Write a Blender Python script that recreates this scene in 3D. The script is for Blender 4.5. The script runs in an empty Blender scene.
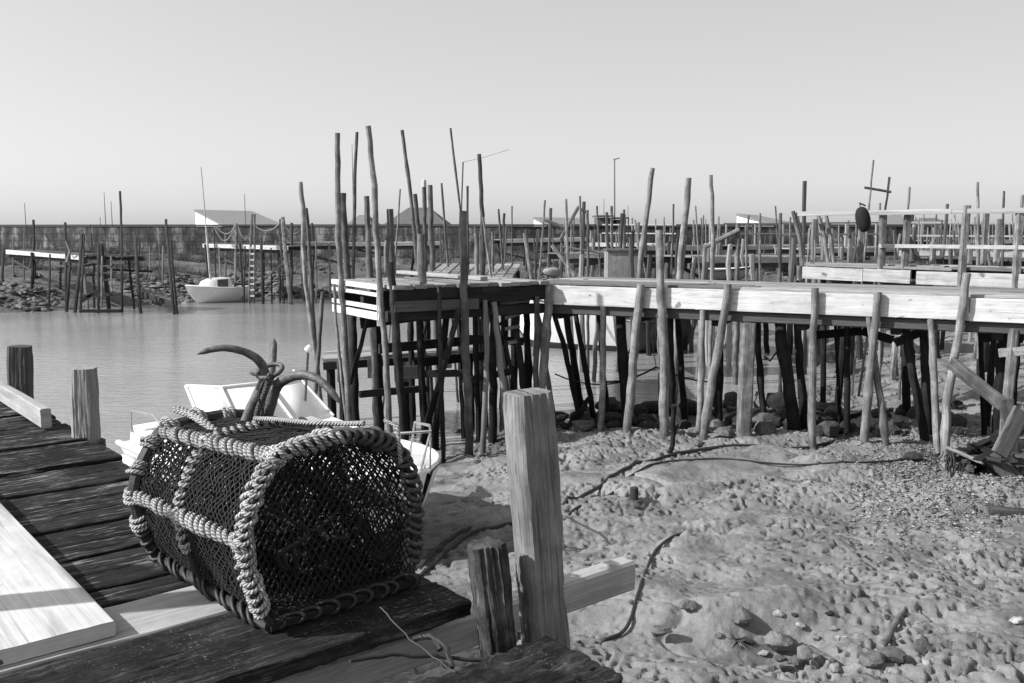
import bpy, math, random
import numpy as np
from mathutils import Vector, Matrix
random.seed(7)
R = random.Random(11)
scene = bpy.context.scene
col = scene.collection

# ------------------------------------------------------------------ camera
F = 930.0
EYE = Vector((0, 0, 3.3))
HORIZON = 228.0
PITCH = math.atan((341.5 - HORIZON) / F)
cam_d = bpy.data.cameras.new('camera')
cam = bpy.data.objects.new('camera', cam_d)
col.objects.link(cam)
cam.location = EYE
cam.rotation_euler = (math.pi / 2 - PITCH, 0, 0)
cam_d.sensor_width = 36
cam_d.lens = 36 * F / 1024
cam_d.clip_start = 0.05
cam_d.clip_end = 9000
scene.camera = cam
FW = Vector((0, math.cos(PITCH), -math.sin(PITCH)))
UP = Vector((0, math.sin(PITCH), math.cos(PITCH)))

def ray(px, py):
    return FW + Vector((1, 0, 0)) * ((px - 512) / F) + UP * ((341.5 - py) / F)

def W(px, py, Y):
    d = ray(px, py)
    return EYE + d * (Y / d.y)

def Z(px, py, z):
    d = ray(px, py)
    return EYE + d * ((z - EYE.z) / d.z)

# ------------------------------------------------------------------ noise
def _h(ix, iy, seed):
    n = (ix.astype(np.int64) * 374761393 + iy.astype(np.int64) * 668265263 + seed * 1442695041) & 0xffffffff
    n = ((n ^ (n >> 13)) * 1274126177) & 0xffffffff
    n = n ^ (n >> 16)
    return (n & 0xffff) / 65535.0

def vnoise(x, y, seed=0):
    x = np.asarray(x, float); y = np.asarray(y, float)
    ix = np.floor(x); iy = np.floor(y)
    fx = x - ix; fy = y - iy
    fx = fx * fx * fx * (fx * (fx * 6 - 15) + 10); fy = fy * fy * fy * (fy * (fy * 6 - 15) + 10)
    a = _h(ix, iy, seed); b = _h(ix + 1, iy, seed); c = _h(ix, iy + 1, seed); d = _h(ix + 1, iy + 1, seed)
    return (a * (1 - fx) + b * fx) * (1 - fy) + (c * (1 - fx) + d * fx) * fy

def worley(x, y, seed):
    x = np.asarray(x, float); y = np.asarray(y, float); ix = np.floor(x); iy = np.floor(y)
    best = np.full(x.shape, 9.0); cid = np.zeros(x.shape)
    for dx in (-1, 0, 1):
        for dy in (-1, 0, 1):
            cx, cy = ix + dx, iy + dy
            d = np.hypot(cx + _h(cx, cy, seed) - x, cy + _h(cx, cy, seed + 1) - y); k = d < best
            best = np.where(k, d, best); cid = np.where(k, _h(cx, cy, seed + 2), cid)
    return best, cid

def sstep(a, b, x):
    t = np.clip((x - a) / (b - a), 0, 1); return t * t * (3 - 2 * t)

def fbm(x, y, seed=0, o=4):
    s = 0; a = .5; t = 0
    for i in range(o):
        s = s + a * vnoise(x * 2 ** i + 17 * i, y * 2 ** i - 9 * i, seed + i); t += a; a *= .5
    return s / t

# ------------------------------------------------------------------ ground shape
SHORE = [(-6, -8), (-3.6, 3), (-3.1, 8), (-2.4, 11.5), (-1.3, 13.6), (-0.4, 14.8), (1.4, 16.2), (3.3, 17.0), (5.0, 16.6), (6.3, 18.5),
         (7.6, 22.5), (9.2, 27), (11.5, 31), (15, 33), (15, 34.5), (8, 35), (0, 40), (-7, 43.5), (-12.5, 43.5), (-16.5, 39.5), (-19, 36.5), (-30, 34), (-60, 33), (-60, -8)]
def shore_d(x, y):
    x = np.asarray(x, float); y = np.asarray(y, float)
    best = np.full(x.shape, 1e9); inside = np.zeros(x.shape, bool)
    n = len(SHORE)
    for i in range(n):
        x0, y0 = SHORE[i]; x1, y1 = SHORE[(i + 1) % n]
        dx, dy = x1 - x0, y1 - y0
        t = np.clip(((x - x0) * dx + (y - y0) * dy) / (dx * dx + dy * dy), 0, 1)
        best = np.minimum(best, np.hypot(x - x0 - t * dx, y - y0 - t * dy))
        c = (y0 > y) != (y1 > y)
        xs = x0 + (y - y0) * dx / (dy if dy else 1e-9)
        inside ^= c & (x < xs)
    return np.where(inside, -best, best)

def ground_np(x, y, detail=False):
    x = np.asarray(x, float); y = np.asarray(y, float)
    d = shore_d(x, y) + (fbm(x / 1.7, y / 1.7, 3) - .5) * .9
    far = np.clip((y - 30) / 8, 0, 1)
    near = .72 * (1 - np.exp(-np.maximum(d, 0) / 2.6))
    farz = 1.9 * (1 - np.exp(-np.maximum(d, 0) / 5.0))
    z = np.where(d > 0, near * (1 - far) + farz * far, np.maximum(d * .28, -1.3))
    z = z + (fbm(x / .9, y / .9, 5) - .5) * (.10 + .35 * far)
    # hollow with stones near the bottom of the picture
    z = z - .20 * np.exp(-(((x - 1.75 - .4 * (y - 6)) / .62) ** 2 + ((y - 5.95) / .20) ** 2)) + .07 * np.exp(-(((x - 1.8) / .7) ** 2 + ((y - 6.35) / .16) ** 2))
    if detail:
        b1 = 1 - np.abs(2 * vnoise(x / .30 + 5, y / .24, 21) - 1)
        b2 = 1 - np.abs(2 * vnoise(x / .13, y / .11 + 3, 22) - 1)
        l1 = vnoise(x / .17 + 9, y / .13, 41)
        l2 = vnoise(x / .075, y / .065, 42)
        m = .06 + .94 * np.clip((fbm(x / 1.25, y / .9, 31) - .53) * 7, 0, 1)
        mp = .12 + .88 * np.clip((fbm(x / .9 + 7, y / .6, 36) - .43) * 6, 0, 1)
        z = z + (fbm(x / .75 + 2, y / .5, 37, 2) - .5) * .19
        rr_ = 1 - np.abs(2 * fbm(x / 1.7 + .3 * y, y / 1.2, 39, 3) - 1); z = z - .045 * np.clip((rr_ - .93) / .07, 0, 1) ** 1.5
        smooth = np.exp(-(((y - 10.3 + .02 * x) / .45) ** 2)) * np.clip((x - 1.0) / .6, 0, 1) * np.clip((4.6 - x) / .5, 0, 1)
        m = m * (1 - .9 * smooth); mp = mp * (1 - .9 * smooth)
        z = z + m * (.020 * np.clip(l1 - .45, 0, 1) * 2 + .012 * np.clip(l2 - .42, 0, 1) * 2 - .02 * b1 ** 5 - .012 * b2 ** 4)
        z = z + m * .014 * np.clip(vnoise(x / .045 + 2, y / .038, 43) - .5, 0, 1) * 2
        wx = x + (vnoise(x / .05, y / .05, 61) - .5) * .04; wy = y + (vnoise(x / .05 + 40, y / .05, 62) - .5) * .04
        d, c = worley(wx / .15, wy / .11, 71); z = z - mp * (.075 + .08 * c) * (1 - sstep(.10 + .13 * c, .15 + .16 * c, d)) * (c > .38)
        d, c = worley(wx / .075, wy / .06, 81); z = z - mp * .055 * (1 - sstep(.10 + .2 * c, .17 + .20 * c, d)) * (c > .40)
        d, c = worley(wx / .10, wy / .085, 91); z = z + m * (.010 + .016 * c) * (1 - sstep(.18, .40, d)) * (c > .55)
        tt = fbm(x / .55 + 3, y / .35, 95, 3) * 7; fr_ = tt - np.floor(tt); z = z + mp * .038 * (np.floor(tt) + sstep(.86, 1.0, fr_) - tt * .9) * .8
        z = z + (fbm(x / .16, y / .16, 25, 3) - .5) * (.012 + .03 * m)
    return z

def gz(x, y):
    return float(ground_np(np.array([x]), np.array([y]))[0])

# ------------------------------------------------------------------ mesh builder
class MB:
    def __init__(s):
        s.v = []; s.f = []; s.uv = []; s.tone = []
    def sweep(s, path, sec, right=None, scale=None, amp=0, namp=None, caps=True, tone=None, closed=False, rnd=None, twist=0, gamp=0):
        rnd = rnd or R
        if tone is None: tone = rnd.random()
        n = len(path); m = len(sec)
        path = [Vector(p) for p in path]
        b0 = len(s.v); L = 0; off = rnd.uniform(0, 40); per = [0]
        for j in range(m):
            a = sec[j]; b = sec[(j + 1) % m]
            per.append(per[-1] + math.hypot(a[0] - b[0], a[1] - b[1]))
        us = []; rr = None; gs = rnd.uniform(0, 500)
        if gamp:
            jj, ii = np.meshgrid(np.arange(m), np.arange(n))
            gv = (vnoise(jj * .83 + gs, ii * .10 + gs, 3) - .5) * 1.3 + (vnoise(jj * .37 + gs, ii * .35 + 7 + gs, 4) - .5) * .9
            gv = gv - .9 * np.clip(vnoise(jj * 1.0 + gs, ii * .05 + 3, 9) - .80, 0, 1) * 5
        for i in range(n):
            if closed: t = path[(i + 1) % n] - path[i - 1]
            else: t = path[min(i + 1, n - 1)] - path[max(i - 1, 0)]
            t.normalize()
            if right is not None: r = Vector(right)
            elif rr is None:
                r = Vector((1, 0, 0)) if abs(t.x) < .8 else Vector((0, 0, 1))
            else: r = rr
            r = r - t * r.dot(t)
            if r.length < 1e-4: r = t.orthogonal()
            r.normalize(); rr = r
            nn = t.cross(r)
            if i: L += (path[i] - path[i - 1]).length
            us.append(L)
            k = scale[i] if scale else 1
            ca, sa = math.cos(twist * i), math.sin(twist * i)
            for j in range(m):
                a, b = sec[j]
                if twist: a, b = a * ca - b * sa, a * sa + b * ca
                q = 1 + (rnd.uniform(-1, 1) * amp if amp else 0)
                p = path[i] + r * (a * k * q) + nn * (b * k * q)
                if gamp:
                    ln = math.hypot(a, b) or 1; p = p + (r * (a / ln) + nn * (b / ln)) * (gamp * float(gv[i, j]))
                if namp: p = p + Vector((rnd.uniform(-1, 1), rnd.uniform(-1, 1), rnd.uniform(-1, 1))) * namp
                s.v.append(p); s.tone.append(tone)
        rng = n if closed else n - 1
        for i in range(rng):
            i2 = (i + 1) % n
            u0 = us[i]; u1 = us[i2] if i2 else L + .01
            for j in range(m):
                j2 = (j + 1) % m
                s.f.append((b0 + i * m + j, b0 + i * m + j2, b0 + i2 * m + j2, b0 + i2 * m + j))
                v0 = off + per[j]; v1 = off + per[j + 1]
                s.uv.append(((u0, v0), (u0, v1), (u1, v1), (u1, v0)))
        if caps and not closed:
            for i, rev in ((0, True), (n - 1, False)):
                idx = [b0 + i * m + j for j in range(m)]
                uvs = [(off + sec[j][0], off + sec[j][1]) for j in range(m)]
                if rev: idx.reverse(); uvs.reverse()
                s.f.append(tuple(idx)); s.uv.append(tuple(uvs))
        return s
    def tube(s, path, r, seg=8, **k):
        if isinstance(r, (int, float)): r = [r] * len(path)
        sec = [(math.cos(2 * math.pi * j / seg), math.sin(2 * math.pi * j / seg)) for j in range(seg)]
        r0 = sum(r) / len(r)
        sec = [(a * r0, b * r0) for a, b in sec]
        return s.sweep(path, sec, scale=[q / r0 for q in r], **k)
    def beam(s, p0, p1, w, h, up=(0, 0, 1), n=2, rag=0, bev=None, res=.03, gamp=0, **k):
        """rectangular timber: h along `up`, w across"""
        p0 = Vector(p0); p1 = Vector(p1); t = (p1 - p0).normalized()
        upv = Vector(up); r = t.cross(upv)
        b = min(w, h) * .12 if bev is None else bev
        a, c = w / 2, h / 2
        if rag or gamp:
            q = max(2, int(w / res)); qh = max(1, int(h / res))
            sec = []
            def edge(x0, y0, x1, y1, m):
                for i in range(m):
                    f = i / m; sec.append((x0 + (x1 - x0) * f, y0 + (y1 - y0) * f))
            edge(-a + b, -c, a - b, -c, q); edge(a - b, -c, a, -c + b, 1); edge(a, -c + b, a, c - b, qh); edge(a, c - b, a - b, c, 1)
            edge(a - b, c, -a + b, c, q); edge(-a + b, c, -a, c - b, 1); edge(-a, c - b, -a, -c + b, qh); edge(-a, -c + b, -a + b, -c, 1)
        else:
            sec = [(-a + b, -c), (a - b, -c), (a, -c + b), (a, c - b), (a - b, c), (-a + b, c), (-a, c - b), (-a, -c + b)]
        path = [p0.lerp(p1, i / (n - 1)) for i in range(n)]
        return s.sweep(path, sec, right=r, namp=rag or None, gamp=gamp, **k)
    def poly(s, pts, tone=.5):
        b = len(s.v)
        for p in pts: s.v.append(Vector(p)); s.tone.append(tone)
        s.f.append(tuple(range(b, b + len(pts))))
        p0 = Vector(pts[0]); e = (Vector(pts[1]) - p0).normalized(); nrm = e.cross(Vector(pts[2]) - p0); g = nrm.cross(e)
        g = g.normalized() if g.length > 1e-9 else Vector((0, 0, 1))
        s.uv.append(tuple(((Vector(p) - p0).dot(e), (Vector(p) - p0).dot(g)) for p in pts))
    def grid(s, rows, tone=.5, closed=False):
        """rows: list of equal-length point lists"""
        b = len(s.v); n = len(rows); m = len(rows[0])
        for r in rows:
            for p in r: s.v.append(Vector(p)); s.tone.append(tone)
        for i in range(n - 1):
            for j in range(m if closed else m - 1):
                j2 = (j + 1) % m
                s.f.append((b + i * m + j, b + i * m + j2, b + (i + 1) * m + j2, b + (i + 1) * m + j))
                s.uv.append(((i * .1, j * .1), (i * .1, j * .1 + .1), (i * .1 + .1, j * .1 + .1), (i * .1 + .1, j * .1)))
    def rock(s, c, r, seed, squash=.7, sub=(9, 12), lump=.35, tone=None, angular=False):
        rn = random.Random(seed); n, m = sub
        c = Vector(c); tone = rn.random() if tone is None else tone
        dirs = [Vector((rn.gauss(0, 1), rn.gauss(0, 1), rn.gauss(0, 1))).normalized() for _ in range(13)]
        offs = [rn.uniform(.50, .88) for _ in dirs]
        sx, sy = rn.uniform(.8, 1.3), rn.uniform(.8, 1.2)
        rows = []
        for i in range(n + 1):
            th = math.pi * i / n; row = []
            for j in range(m):
                ph = 2 * math.pi * j / m
                d = Vector((math.sin(th) * math.cos(ph), math.sin(th) * math.sin(ph), math.cos(th)))
                k = 1.0
                for q, o in zip(dirs, offs):
                    dt = d.dot(q)
                    if dt > o: k = min(k, o / dt)
                k *= 1 + lump * .45 * (vnoise(d.x * 3 + seed, d.y * 3 + d.z * 2.3, seed % 97) - .5)
                row.append(c + Vector((d.x * sx, d.y * sy, d.z * squash)) * (r * k))
            rows.append(row)
        s.grid(rows, tone, closed=True)
        return s
    def build(s, name, mat, parent=None, angle=35, bevel=0):
        me = bpy.data.meshes.new(name)
        me.from_pydata([tuple(p) for p in s.v], [], s.f)
        uvl = me.uv_layers.new(name='UVMap')
        flat = [c for f in s.uv for q in f for c in q]
        uvl.data.foreach_set('uv', flat)
        at = me.attributes.new('tone', 'FLOAT', 'POINT'); at.data.foreach_set('value', s.tone)
        me.polygons.foreach_set('use_smooth', [True] * len(me.polygons))
        me.validate(); me.update()
        try: me.set_sharp_from_angle(angle=math.radians(angle))
        except Exception: pass
        o = bpy.data.objects.new(name, me); col.objects.link(o)
        if mat: me.materials.append(mat)
        if parent is not None:
            o.parent = parent; o.location = -parent.location
        if bevel:
            bm = o.modifiers.new('bevel', 'BEVEL'); bm.width = bevel; bm.segments = 2
        return o

def tag(o, label, cat, group=None, kind=None):
    if label: o['label'] = label
    if cat: o['category'] = cat
    if group: o['group'] = group
    if kind: o['kind'] = kind
    return o

def thing(name, label, cat, loc, group=None):
    o = bpy.data.objects.new(name, None); col.objects.link(o)
    o.location = Vector(loc); o.empty_display_size = .1
    return tag(o, label, cat, group)

# ------------------------------------------------------------------ materials (a black and white place: every colour is a grey)
class NT:
    def __init__(s, name):
        s.m = bpy.data.materials.new(name); s.m.use_nodes = True
        s.t = s.m.node_tree; s.n = s.t.nodes; s.l = s.t.links
        s.b = s.n['Principled BSDF']
    def add(s, typ, **k):
        o = s.n.new(typ)
        for a, v in k.items():
            if a.startswith('i_'): o.inputs[int(a[2:]) if a[2:].isdigit() else a[2:]].default_value = v
            else: setattr(o, a, v)
        return o
    def lk(s, a, b): s.l.new(a, b)
    def noise(s, vec, scale, detail=4, rough=.6, dist=0):
        o = s.add('ShaderNodeTexNoise'); o.inputs['Scale'].default_value = scale; o.inputs['Detail'].default_value = detail
        o.inputs['Roughness'].default_value = rough; o.inputs['Distortion'].default_value = dist
        if vec is not None: s.lk(vec, o.inputs['Vector'])
        return o.outputs['Fac']
    def mapping(s, vec, sc):
        o = s.add('ShaderNodeMapping'); o.inputs['Scale'].default_value = sc; s.lk(vec, o.inputs['Vector']); return o.outputs[0]
    def ramp(s, fac, stops):
        o = s.add('ShaderNodeValToRGB'); e = o.color_ramp.elements
        while len(e) < len(stops): e.new(.5)
        for el, (p, g) in zip(e, stops): el.position = p; el.color = (g, g, g, 1)
        s.lk(fac, o.inputs[0]); return o.outputs[0]
    def math(s, op, a, b=None):
        o = s.add('ShaderNodeMath', operation=op)
        for i, q in enumerate((a, b)):
            if q is None: continue
            if isinstance(q, (int, float)): o.inputs[i].default_value = q
            else: s.lk(q, o.inputs[i])
        return o.outputs[0]
    def bump(s, h, strength=.5, dist=.01):
        o = s.add('ShaderNodeBump'); o.inputs['Strength'].default_value = strength; o.inputs['Distance'].default_value = dist
        s.lk(h, o.inputs['Height']); s.lk(o.outputs[0], s.b.inputs['Normal'])
    def uv(s): return s.add('ShaderNodeUVMap', uv_map='UVMap').outputs[0]
    def pos(s): return s.add('ShaderNodeNewGeometry').outputs['Position']
    def color(s, c): s.lk(c, s.b.inputs['Base Color'])
    def tone(s):
        return s.add('ShaderNodeAttribute', attribute_name='tone').outputs['Fac']

def wood(name, lo, hi, rough=.85, tone=.6, fu=2.2, fv=38, crack=.35, blotch=0, blotch_g=.5, knots=0, lichen=0, scratch=0, lsc=38, tide=None, bump=.6, bd=.006, ring=False):
    m = NT(name); uv = m.uv()
    f1 = m.noise(m.mapping(uv, (fu, fv, 1)), 1, 6, .65, .4)
    f2 = m.noise(m.mapping(uv, (fu * 3.0, fv * 4, 1)), 1, 5, .75)
    fib = m.math('ADD', m.math('MULTIPLY', f1, .52), m.math('MULTIPLY', f2, .48))
    g = m.ramp(fib, [(.34, lo), (.66, hi)])
    cr = m.ramp(m.noise(m.mapping(uv, (fu * .7, fv * 1.1, 1)), 1.3, 3, .5, .2), [(.28, 1 - crack * 1.0 if crack < 1 else 0), (.36, 1)])
    g2 = m.math('MULTIPLY', g, cr)
    g2 = m.math('MULTIPLY', g2, m.math('ADD', m.math('MULTIPLY', m.tone(), tone), 1 - tone / 2))
    if blotch:
        bl = m.ramp(m.noise(m.pos(), blotch, 5, .65), [(.42, blotch_g), (.62, 1)])
        g2 = m.math('MULTIPLY', g2, bl)
    if knots:
        kn = m.ramp(m.noise(m.mapping(uv, (1, 1.6, 1)), knots, 2, .4, .3), [(.25, .38), (.31, 1)])
        st2 = m.ramp(m.noise(m.mapping(uv, (1.5, 9, 1)), 1.1, 5, .7, .6), [(.34, .70), (.50, 1)])
        g2 = m.math('MULTIPLY', m.math('MULTIPLY', g2, kn), st2)
    if lichen:
        li = m.ramp(m.noise(m.pos(), lsc, 4, .7), [(.60, 0), (.72, 1)])
        li2 = m.math('MULTIPLY', li, m.ramp(m.noise(m.pos(), 5, 3, .6), [(.45, 0), (.65, 1)]))
        g2 = m.math('ADD', g2, m.math('MULTIPLY', li2, lichen))
    if scratch:
        sc_ = m.ramp(m.noise(m.mapping(uv, (fu * 1.4, fv * 1.3, 1)), 1, 5, .7, .3), [(.53, 0), (.63, 1)])
        sc2 = m.ramp(m.noise(m.pos(), 4.5, 4, .7), [(.38, 0), (.58, 1)])
        g2 = m.math('ADD', g2, m.math('MULTIPLY', m.math('MULTIPLY', sc_, sc2), scratch))
    if tide is not None:     # wet, weed-grown wood below the tide mark
        z = m.add('ShaderNodeSeparateXYZ'); m.lk(m.pos(), z.inputs[0])
        zz = m.math('ADD', z.outputs[2], m.math('MULTIPLY', m.noise(m.pos(), 6, 3), .5))
        td = m.ramp(m.math('DIVIDE', zz, 4), [(tide[0] / 4, tide[2]), (tide[1] / 4, 1)])
        g2 = m.math('MULTIPLY', g2, td)
    m.color(g2)
    m.b.inputs['Roughness'].default_value = rough; m.b.inputs['Specular IOR Level'].default_value = .18
    h = m.math('MULTIPLY', fib, cr)
    m.bump(h, bump, bd)
    return m.m

def plain(name, g, rough=.6, var=.25, scale=20, bump=.2, bd=.004, metal=0, tone=0, streak=0):
    m = NT(name); p = m.pos()
    n = m.noise(p, scale, 5, .65)
    c = m.ramp(n, [(.3, g * (1 - var)), (.7, g * (1 + var))])
    if streak:
        s = m.ramp(m.noise(m.mapping(p, (3, 3, .35)), 3, 5, .7), [(.35, 1 - streak), (.6, 1)])
        c = m.math('MULTIPLY', c, s)
    if tone: c = m.math('MULTIPLY', c, m.math('ADD', m.math('MULTIPLY', m.tone(), tone), 1 - tone / 2))
    m.color(c); m.b.inputs['Roughness'].default_value = rough; m.b.inputs['Metallic'].default_value = metal
    m.bump(n, bump, bd)
    return m.m

M = {}
M['stake'] = wood('weathered_stake_wood', .075, .37, tone=.5, crack=.6, blotch=5, blotch_g=.55, tide=(.75, 1.25, .62))
M['stake_grey'] = wood('grey_stake_wood', .045, .19, tone=.5, crack=.6, blotch=5, blotch_g=.55, tide=(.75, 1.3, .55))
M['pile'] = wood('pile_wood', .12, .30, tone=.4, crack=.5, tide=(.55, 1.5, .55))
M['pile_dark'] = wood('weedy_shaded_pile_wood', .014, .065, tone=.6, crack=.5, tide=(1.2, 2.3, .35), blotch=5, blotch_g=.5)  # weed, plus the shade of the back rows put into the colour
M['far_stake'] = wood('far_stake_wood', .09, .25, tone=1.0, crack=.3)
M['far_dark'] = wood('far_dark_wood', .03, .10, tone=.8, crack=.3, tide=(.9, 2.0, .45))
M['paint'] = wood('white_painted_plank', .44, .68, rough=.6, tone=.16, fu=1.0, fv=30, knots=7, crack=.45, bump=.25, bd=.003, blotch=2.2, blotch_g=.86)
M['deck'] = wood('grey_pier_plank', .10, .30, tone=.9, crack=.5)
M['deck_dark'] = wood('dark_pier_timber', .010, .04, tone=.8, crack=.5)  # colour lowered to deepen the shade under the decks
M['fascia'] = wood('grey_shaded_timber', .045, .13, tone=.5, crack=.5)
M['near_plank'] = wood('black_weathered_plank', .005, .040, tone=.5, fu=3.0, fv=42, crack=.9, blotch=5, blotch_g=.45, lichen=.10, lsc=70, scratch=.24, bump=1.0, bd=.014)
M['front_plank'] = wood('mossy_dark_plank', .005, .046, tone=.3, fu=4, fv=44, crack=.8, blotch=9, blotch_g=.4, lichen=.32, lsc=120, scratch=.06, bump=1.0, bd=.014)
M['new_board'] = wood('new_pine_board', .38, .66, rough=.6, tone=.06, fu=.7, fv=40, knots=5, crack=.35, blotch=7, blotch_g=.88, bump=.25, bd=.002)
M['pale_plank'] = wood('pale_plank', .26, .50, rough=.7, tone=.2, fu=1.1, fv=34, knots=6, crack=.5, bump=.3, bd=.003, blotch=6, blotch_g=.85)
M['post'] = wood('sawn_grey_post', .10, .37, tone=.1, fu=2.2, fv=55, crack=.9, bump=1.0, bd=.010, blotch=9, blotch_g=.75)
M['post_b'] = wood('post_with_wet_foot', .14, .34, tone=.1, fu=1.6, fv=26, crack=.8, bump=.8, bd=.008, tide=(2.30, 2.50, .12))
M['stump'] = wood('rotten_stump_wood', .012, .15, tone=.1, fu=3.0, fv=34, crack=.95, bump=1.0, bd=.014, blotch=12, blotch_g=.35)
M['post_dark'] = wood('dark_bollard_wood', .03, .12, tone=.1, fu=1.6, fv=26, crack=.8, bump=.8, bd=.008)
m = NT('pale_twisted_rope'); uv = m.uv(); s = m.add('ShaderNodeSeparateXYZ'); m.lk(uv, s.inputs[0])
st_ = m.math('SINE', m.math('ADD', m.math('MULTIPLY', s.outputs[0], 620.0), m.math('MULTIPLY', s.outputs[1], 460.0)))
nz = m.noise(m.pos(), 160, 4, .7); ns = m.noise(m.pos(), 14, 4, .65)
g = m.math('MULTIPLY', m.ramp(m.math('ADD', m.math('MULTIPLY', st_, .22), nz), [(.28, .13), (.60, .48)]), m.ramp(ns, [(.35, .62), (.6, 1)]))
m.color(m.math('MULTIPLY', g, m.math('ADD', m.math('MULTIPLY', m.tone(), .4), .8))); m.b.inputs['Roughness'].default_value = .9
m.bump(m.math('ADD', m.math('MULTIPLY', st_, .4), nz), .8, .004)
M['rope'] = m.m
M['rope_old_and_shaded'] = plain('old_and_shaded_grey_rope', .060, .9, .4, 90, .6, .004)  # old rope; on the pot's right side its dark grey is painted shade
M['rope_black'] = plain('black_rubber_tube', .016, .6, .4, 60, .3, .003)
M['net'] = plain('black_netting_twine', .009, .9, .5, 150, .3, .001)
M['iron'] = plain('rusty_anchor_iron', .085, .62, .55, 55, .9, .004, metal=.25)
M['metal'] = plain('dull_steel', .45, .35, .2, 30, .1, .002, metal=.8)
M['gel'] = plain('white_gelcoat', .74, .28, .06, 6, .05, .002, streak=.08)
M['gel_grey'] = plain('grey_deck_paint', .42, .6, .12, 40, .15, .002)
M['hull_dark'] = plain('dark_antifouling_and_bow_shade', .045, .6, .4, 14, .2, .004, streak=.4)  # on the motor boat's bottom this dark stands in for shade under the bow
M['wood_hull'] = plain('dark_boat_planking', .10, .6, .4, 8, .2, .004, streak=.4)
M['rail'] = wood('grey_white_rail', .20, .38, tone=.25, fu=1.1, fv=26, crack=.4)
M['rock_dark'] = plain('weed_covered_rock', .030, .95, .6, 14, 1.0, .04, tone=1.0)
M['black'] = plain('black_fender_rubber', .005, .9, .4, 20, .2, .003)
M['rock'] = plain('muddy_rock', .10, .9, .55, 14, .9, .03, tone=.9)
M['shell'] = plain('shell_fragments', .20, .8, .4, 40, .2, .002, tone=1.2)
M['cloth'] = plain('dark_weed', .04, .9, .5, 30, .6, .02)
M['roof_light'] = plain('pale_roof_sheet', .15, .8, .1, 3, .1, .01)
M['roof_dark'] = plain('dark_roof_tile', .09, .9, .2, 3, .1, .01)
M['wall_white'] = plain('white_rendered_wall', .78, .8, .05, 2, .05, .01)
M['wall_dark'] = plain('dark_shed_wall', .07, .9, .2, 2, .1, .01)
M['crate'] = plain('grey_locker_panel', .22, .7, .3, 5, .2, .01, streak=.3)
m = NT('windscreen_painted_reflection'); m.b.inputs['Base Color'].default_value = (.78, .78, .78, 1); m.b.inputs['Roughness'].default_value = .3  # bright sky reflection in the glass is put into this pale base colour
m.b.inputs['Transmission Weight'].default_value = .12; m.b.inputs['IOR'].default_value = 1.3
M['screen'] = m.m

m = NT('grey_mud'); p = m.pos()
n1 = m.noise(p, 1.1, 6, .65); n2 = m.noise(p, 16, 5, .65); n3 = m.noise(p, 90, 4, .7)
mix = m.math('ADD', m.math('MULTIPLY', n1, .5), m.math('ADD', m.math('MULTIPLY', n2, .3), m.math('MULTIPLY', n3, .2)))
g = m.ramp(mix, [(.30, .10), (.68, .26)])
z = m.add('ShaderNodeSeparateXYZ'); m.lk(p, z.inputs[0])
wet = m.ramp(m.math('ADD', z.outputs[2], m.math('MULTIPLY', m.math('SUBTRACT', n1, .5), .5)), [(.02, .55), (.32, 1)])
pt = m.ramp(m.noise(p, 1.7, 5, .62, .5), [(.44, 0), (.56, 1)])      # damp patches: darker and glossier than the drying crust
fine = m.ramp(m.noise(p, 34, 4, .75), [(.30, .62), (.46, 1)])
m.color(m.math('MULTIPLY', m.math('MULTIPLY', m.math('MULTIPLY', g, fine), wet), m.math('ADD', m.math('MULTIPLY', pt, .36), .70)))
m.lk(m.math('MULTIPLY', m.ramp(z.outputs[2], [(.02, .40), (.35, 1)]), m.math('ADD', m.math('MULTIPLY', pt, .38), .48)), m.b.inputs['Roughness'])
m.bump(m.math('ADD', m.math('MULTIPLY', n2, .7), m.math('MULTIPLY', n3, .35)), .6, .03)
m.b.inputs['Specular IOR Level'].default_value = .3
M['mud'] = m.m
m = NT('far_bank_earth'); p = m.pos()
n1 = m.noise(p, .5, 6, .7); n2 = m.noise(p, 3.5, 6, .7)
g = m.ramp(m.math('ADD', m.math('MULTIPLY', n1, .5), m.math('MULTIPLY', n2, .5)), [(.35, .035), (.52, .10), (.68, .24)])
m.color(g); m.b.inputs['Roughness'].default_value = .95; m.bump(n2, .8, .25)
M['bank'] = m.m
m = NT('harbour_water'); p = m.pos()
n1 = m.noise(m.mapping(p, (1.3, 3.2, 1)), 1.6, 3, .55, .6); n2 = m.noise(m.mapping(p, (1, 2.2, 1)), 7, 3, .6)
m.b.inputs['Base Color'].default_value = (.17, .17, .17, 1)
big = m.noise(p, .11, 3, .5)
m.color(m.ramp(big, [(.35, .20), (.65, .29)]))
m.b.inputs['Roughness'].default_value = .06; m.b.inputs['IOR'].default_value = 1.33
m.bump(m.math('ADD', m.math('MULTIPLY', n1, .7), m.math('MULTIPLY', n2, .3)), .38, .06)
M['water'] = m.m
m = NT('stained_sea_wall'); p = m.pos()
n1 = m.noise(m.mapping(p, (2.6, 2.6, .5)), .8, 6, .8); n2 = m.noise(p, 1.5, 5, .7)
z = m.add('ShaderNodeSeparateXYZ'); m.lk(p, z.inputs[0])
g = m.ramp(m.math('ADD', m.math('MULTIPLY', n1, .65), m.math('MULTIPLY', n2, .35)), [(.42, .022), (.52, .07), (.60, .24)])
cm = m.add('ShaderNodeCombineXYZ'); m.lk(z.outputs[0], cm.inputs[0]); m.lk(z.outputs[2], cm.inputs[1])
br = m.add('ShaderNodeTexBrick'); m.lk(cm.outputs[0], br.inputs['Vector']); br.inputs['Scale'].default_value = 1
for k_, v_ in (('Color1', (1, 1, 1, 1)), ('Color2', (.72, .72, .72, 1)), ('Mortar', (.45, .45, .45, 1))): br.inputs[k_].default_value = v_
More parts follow.
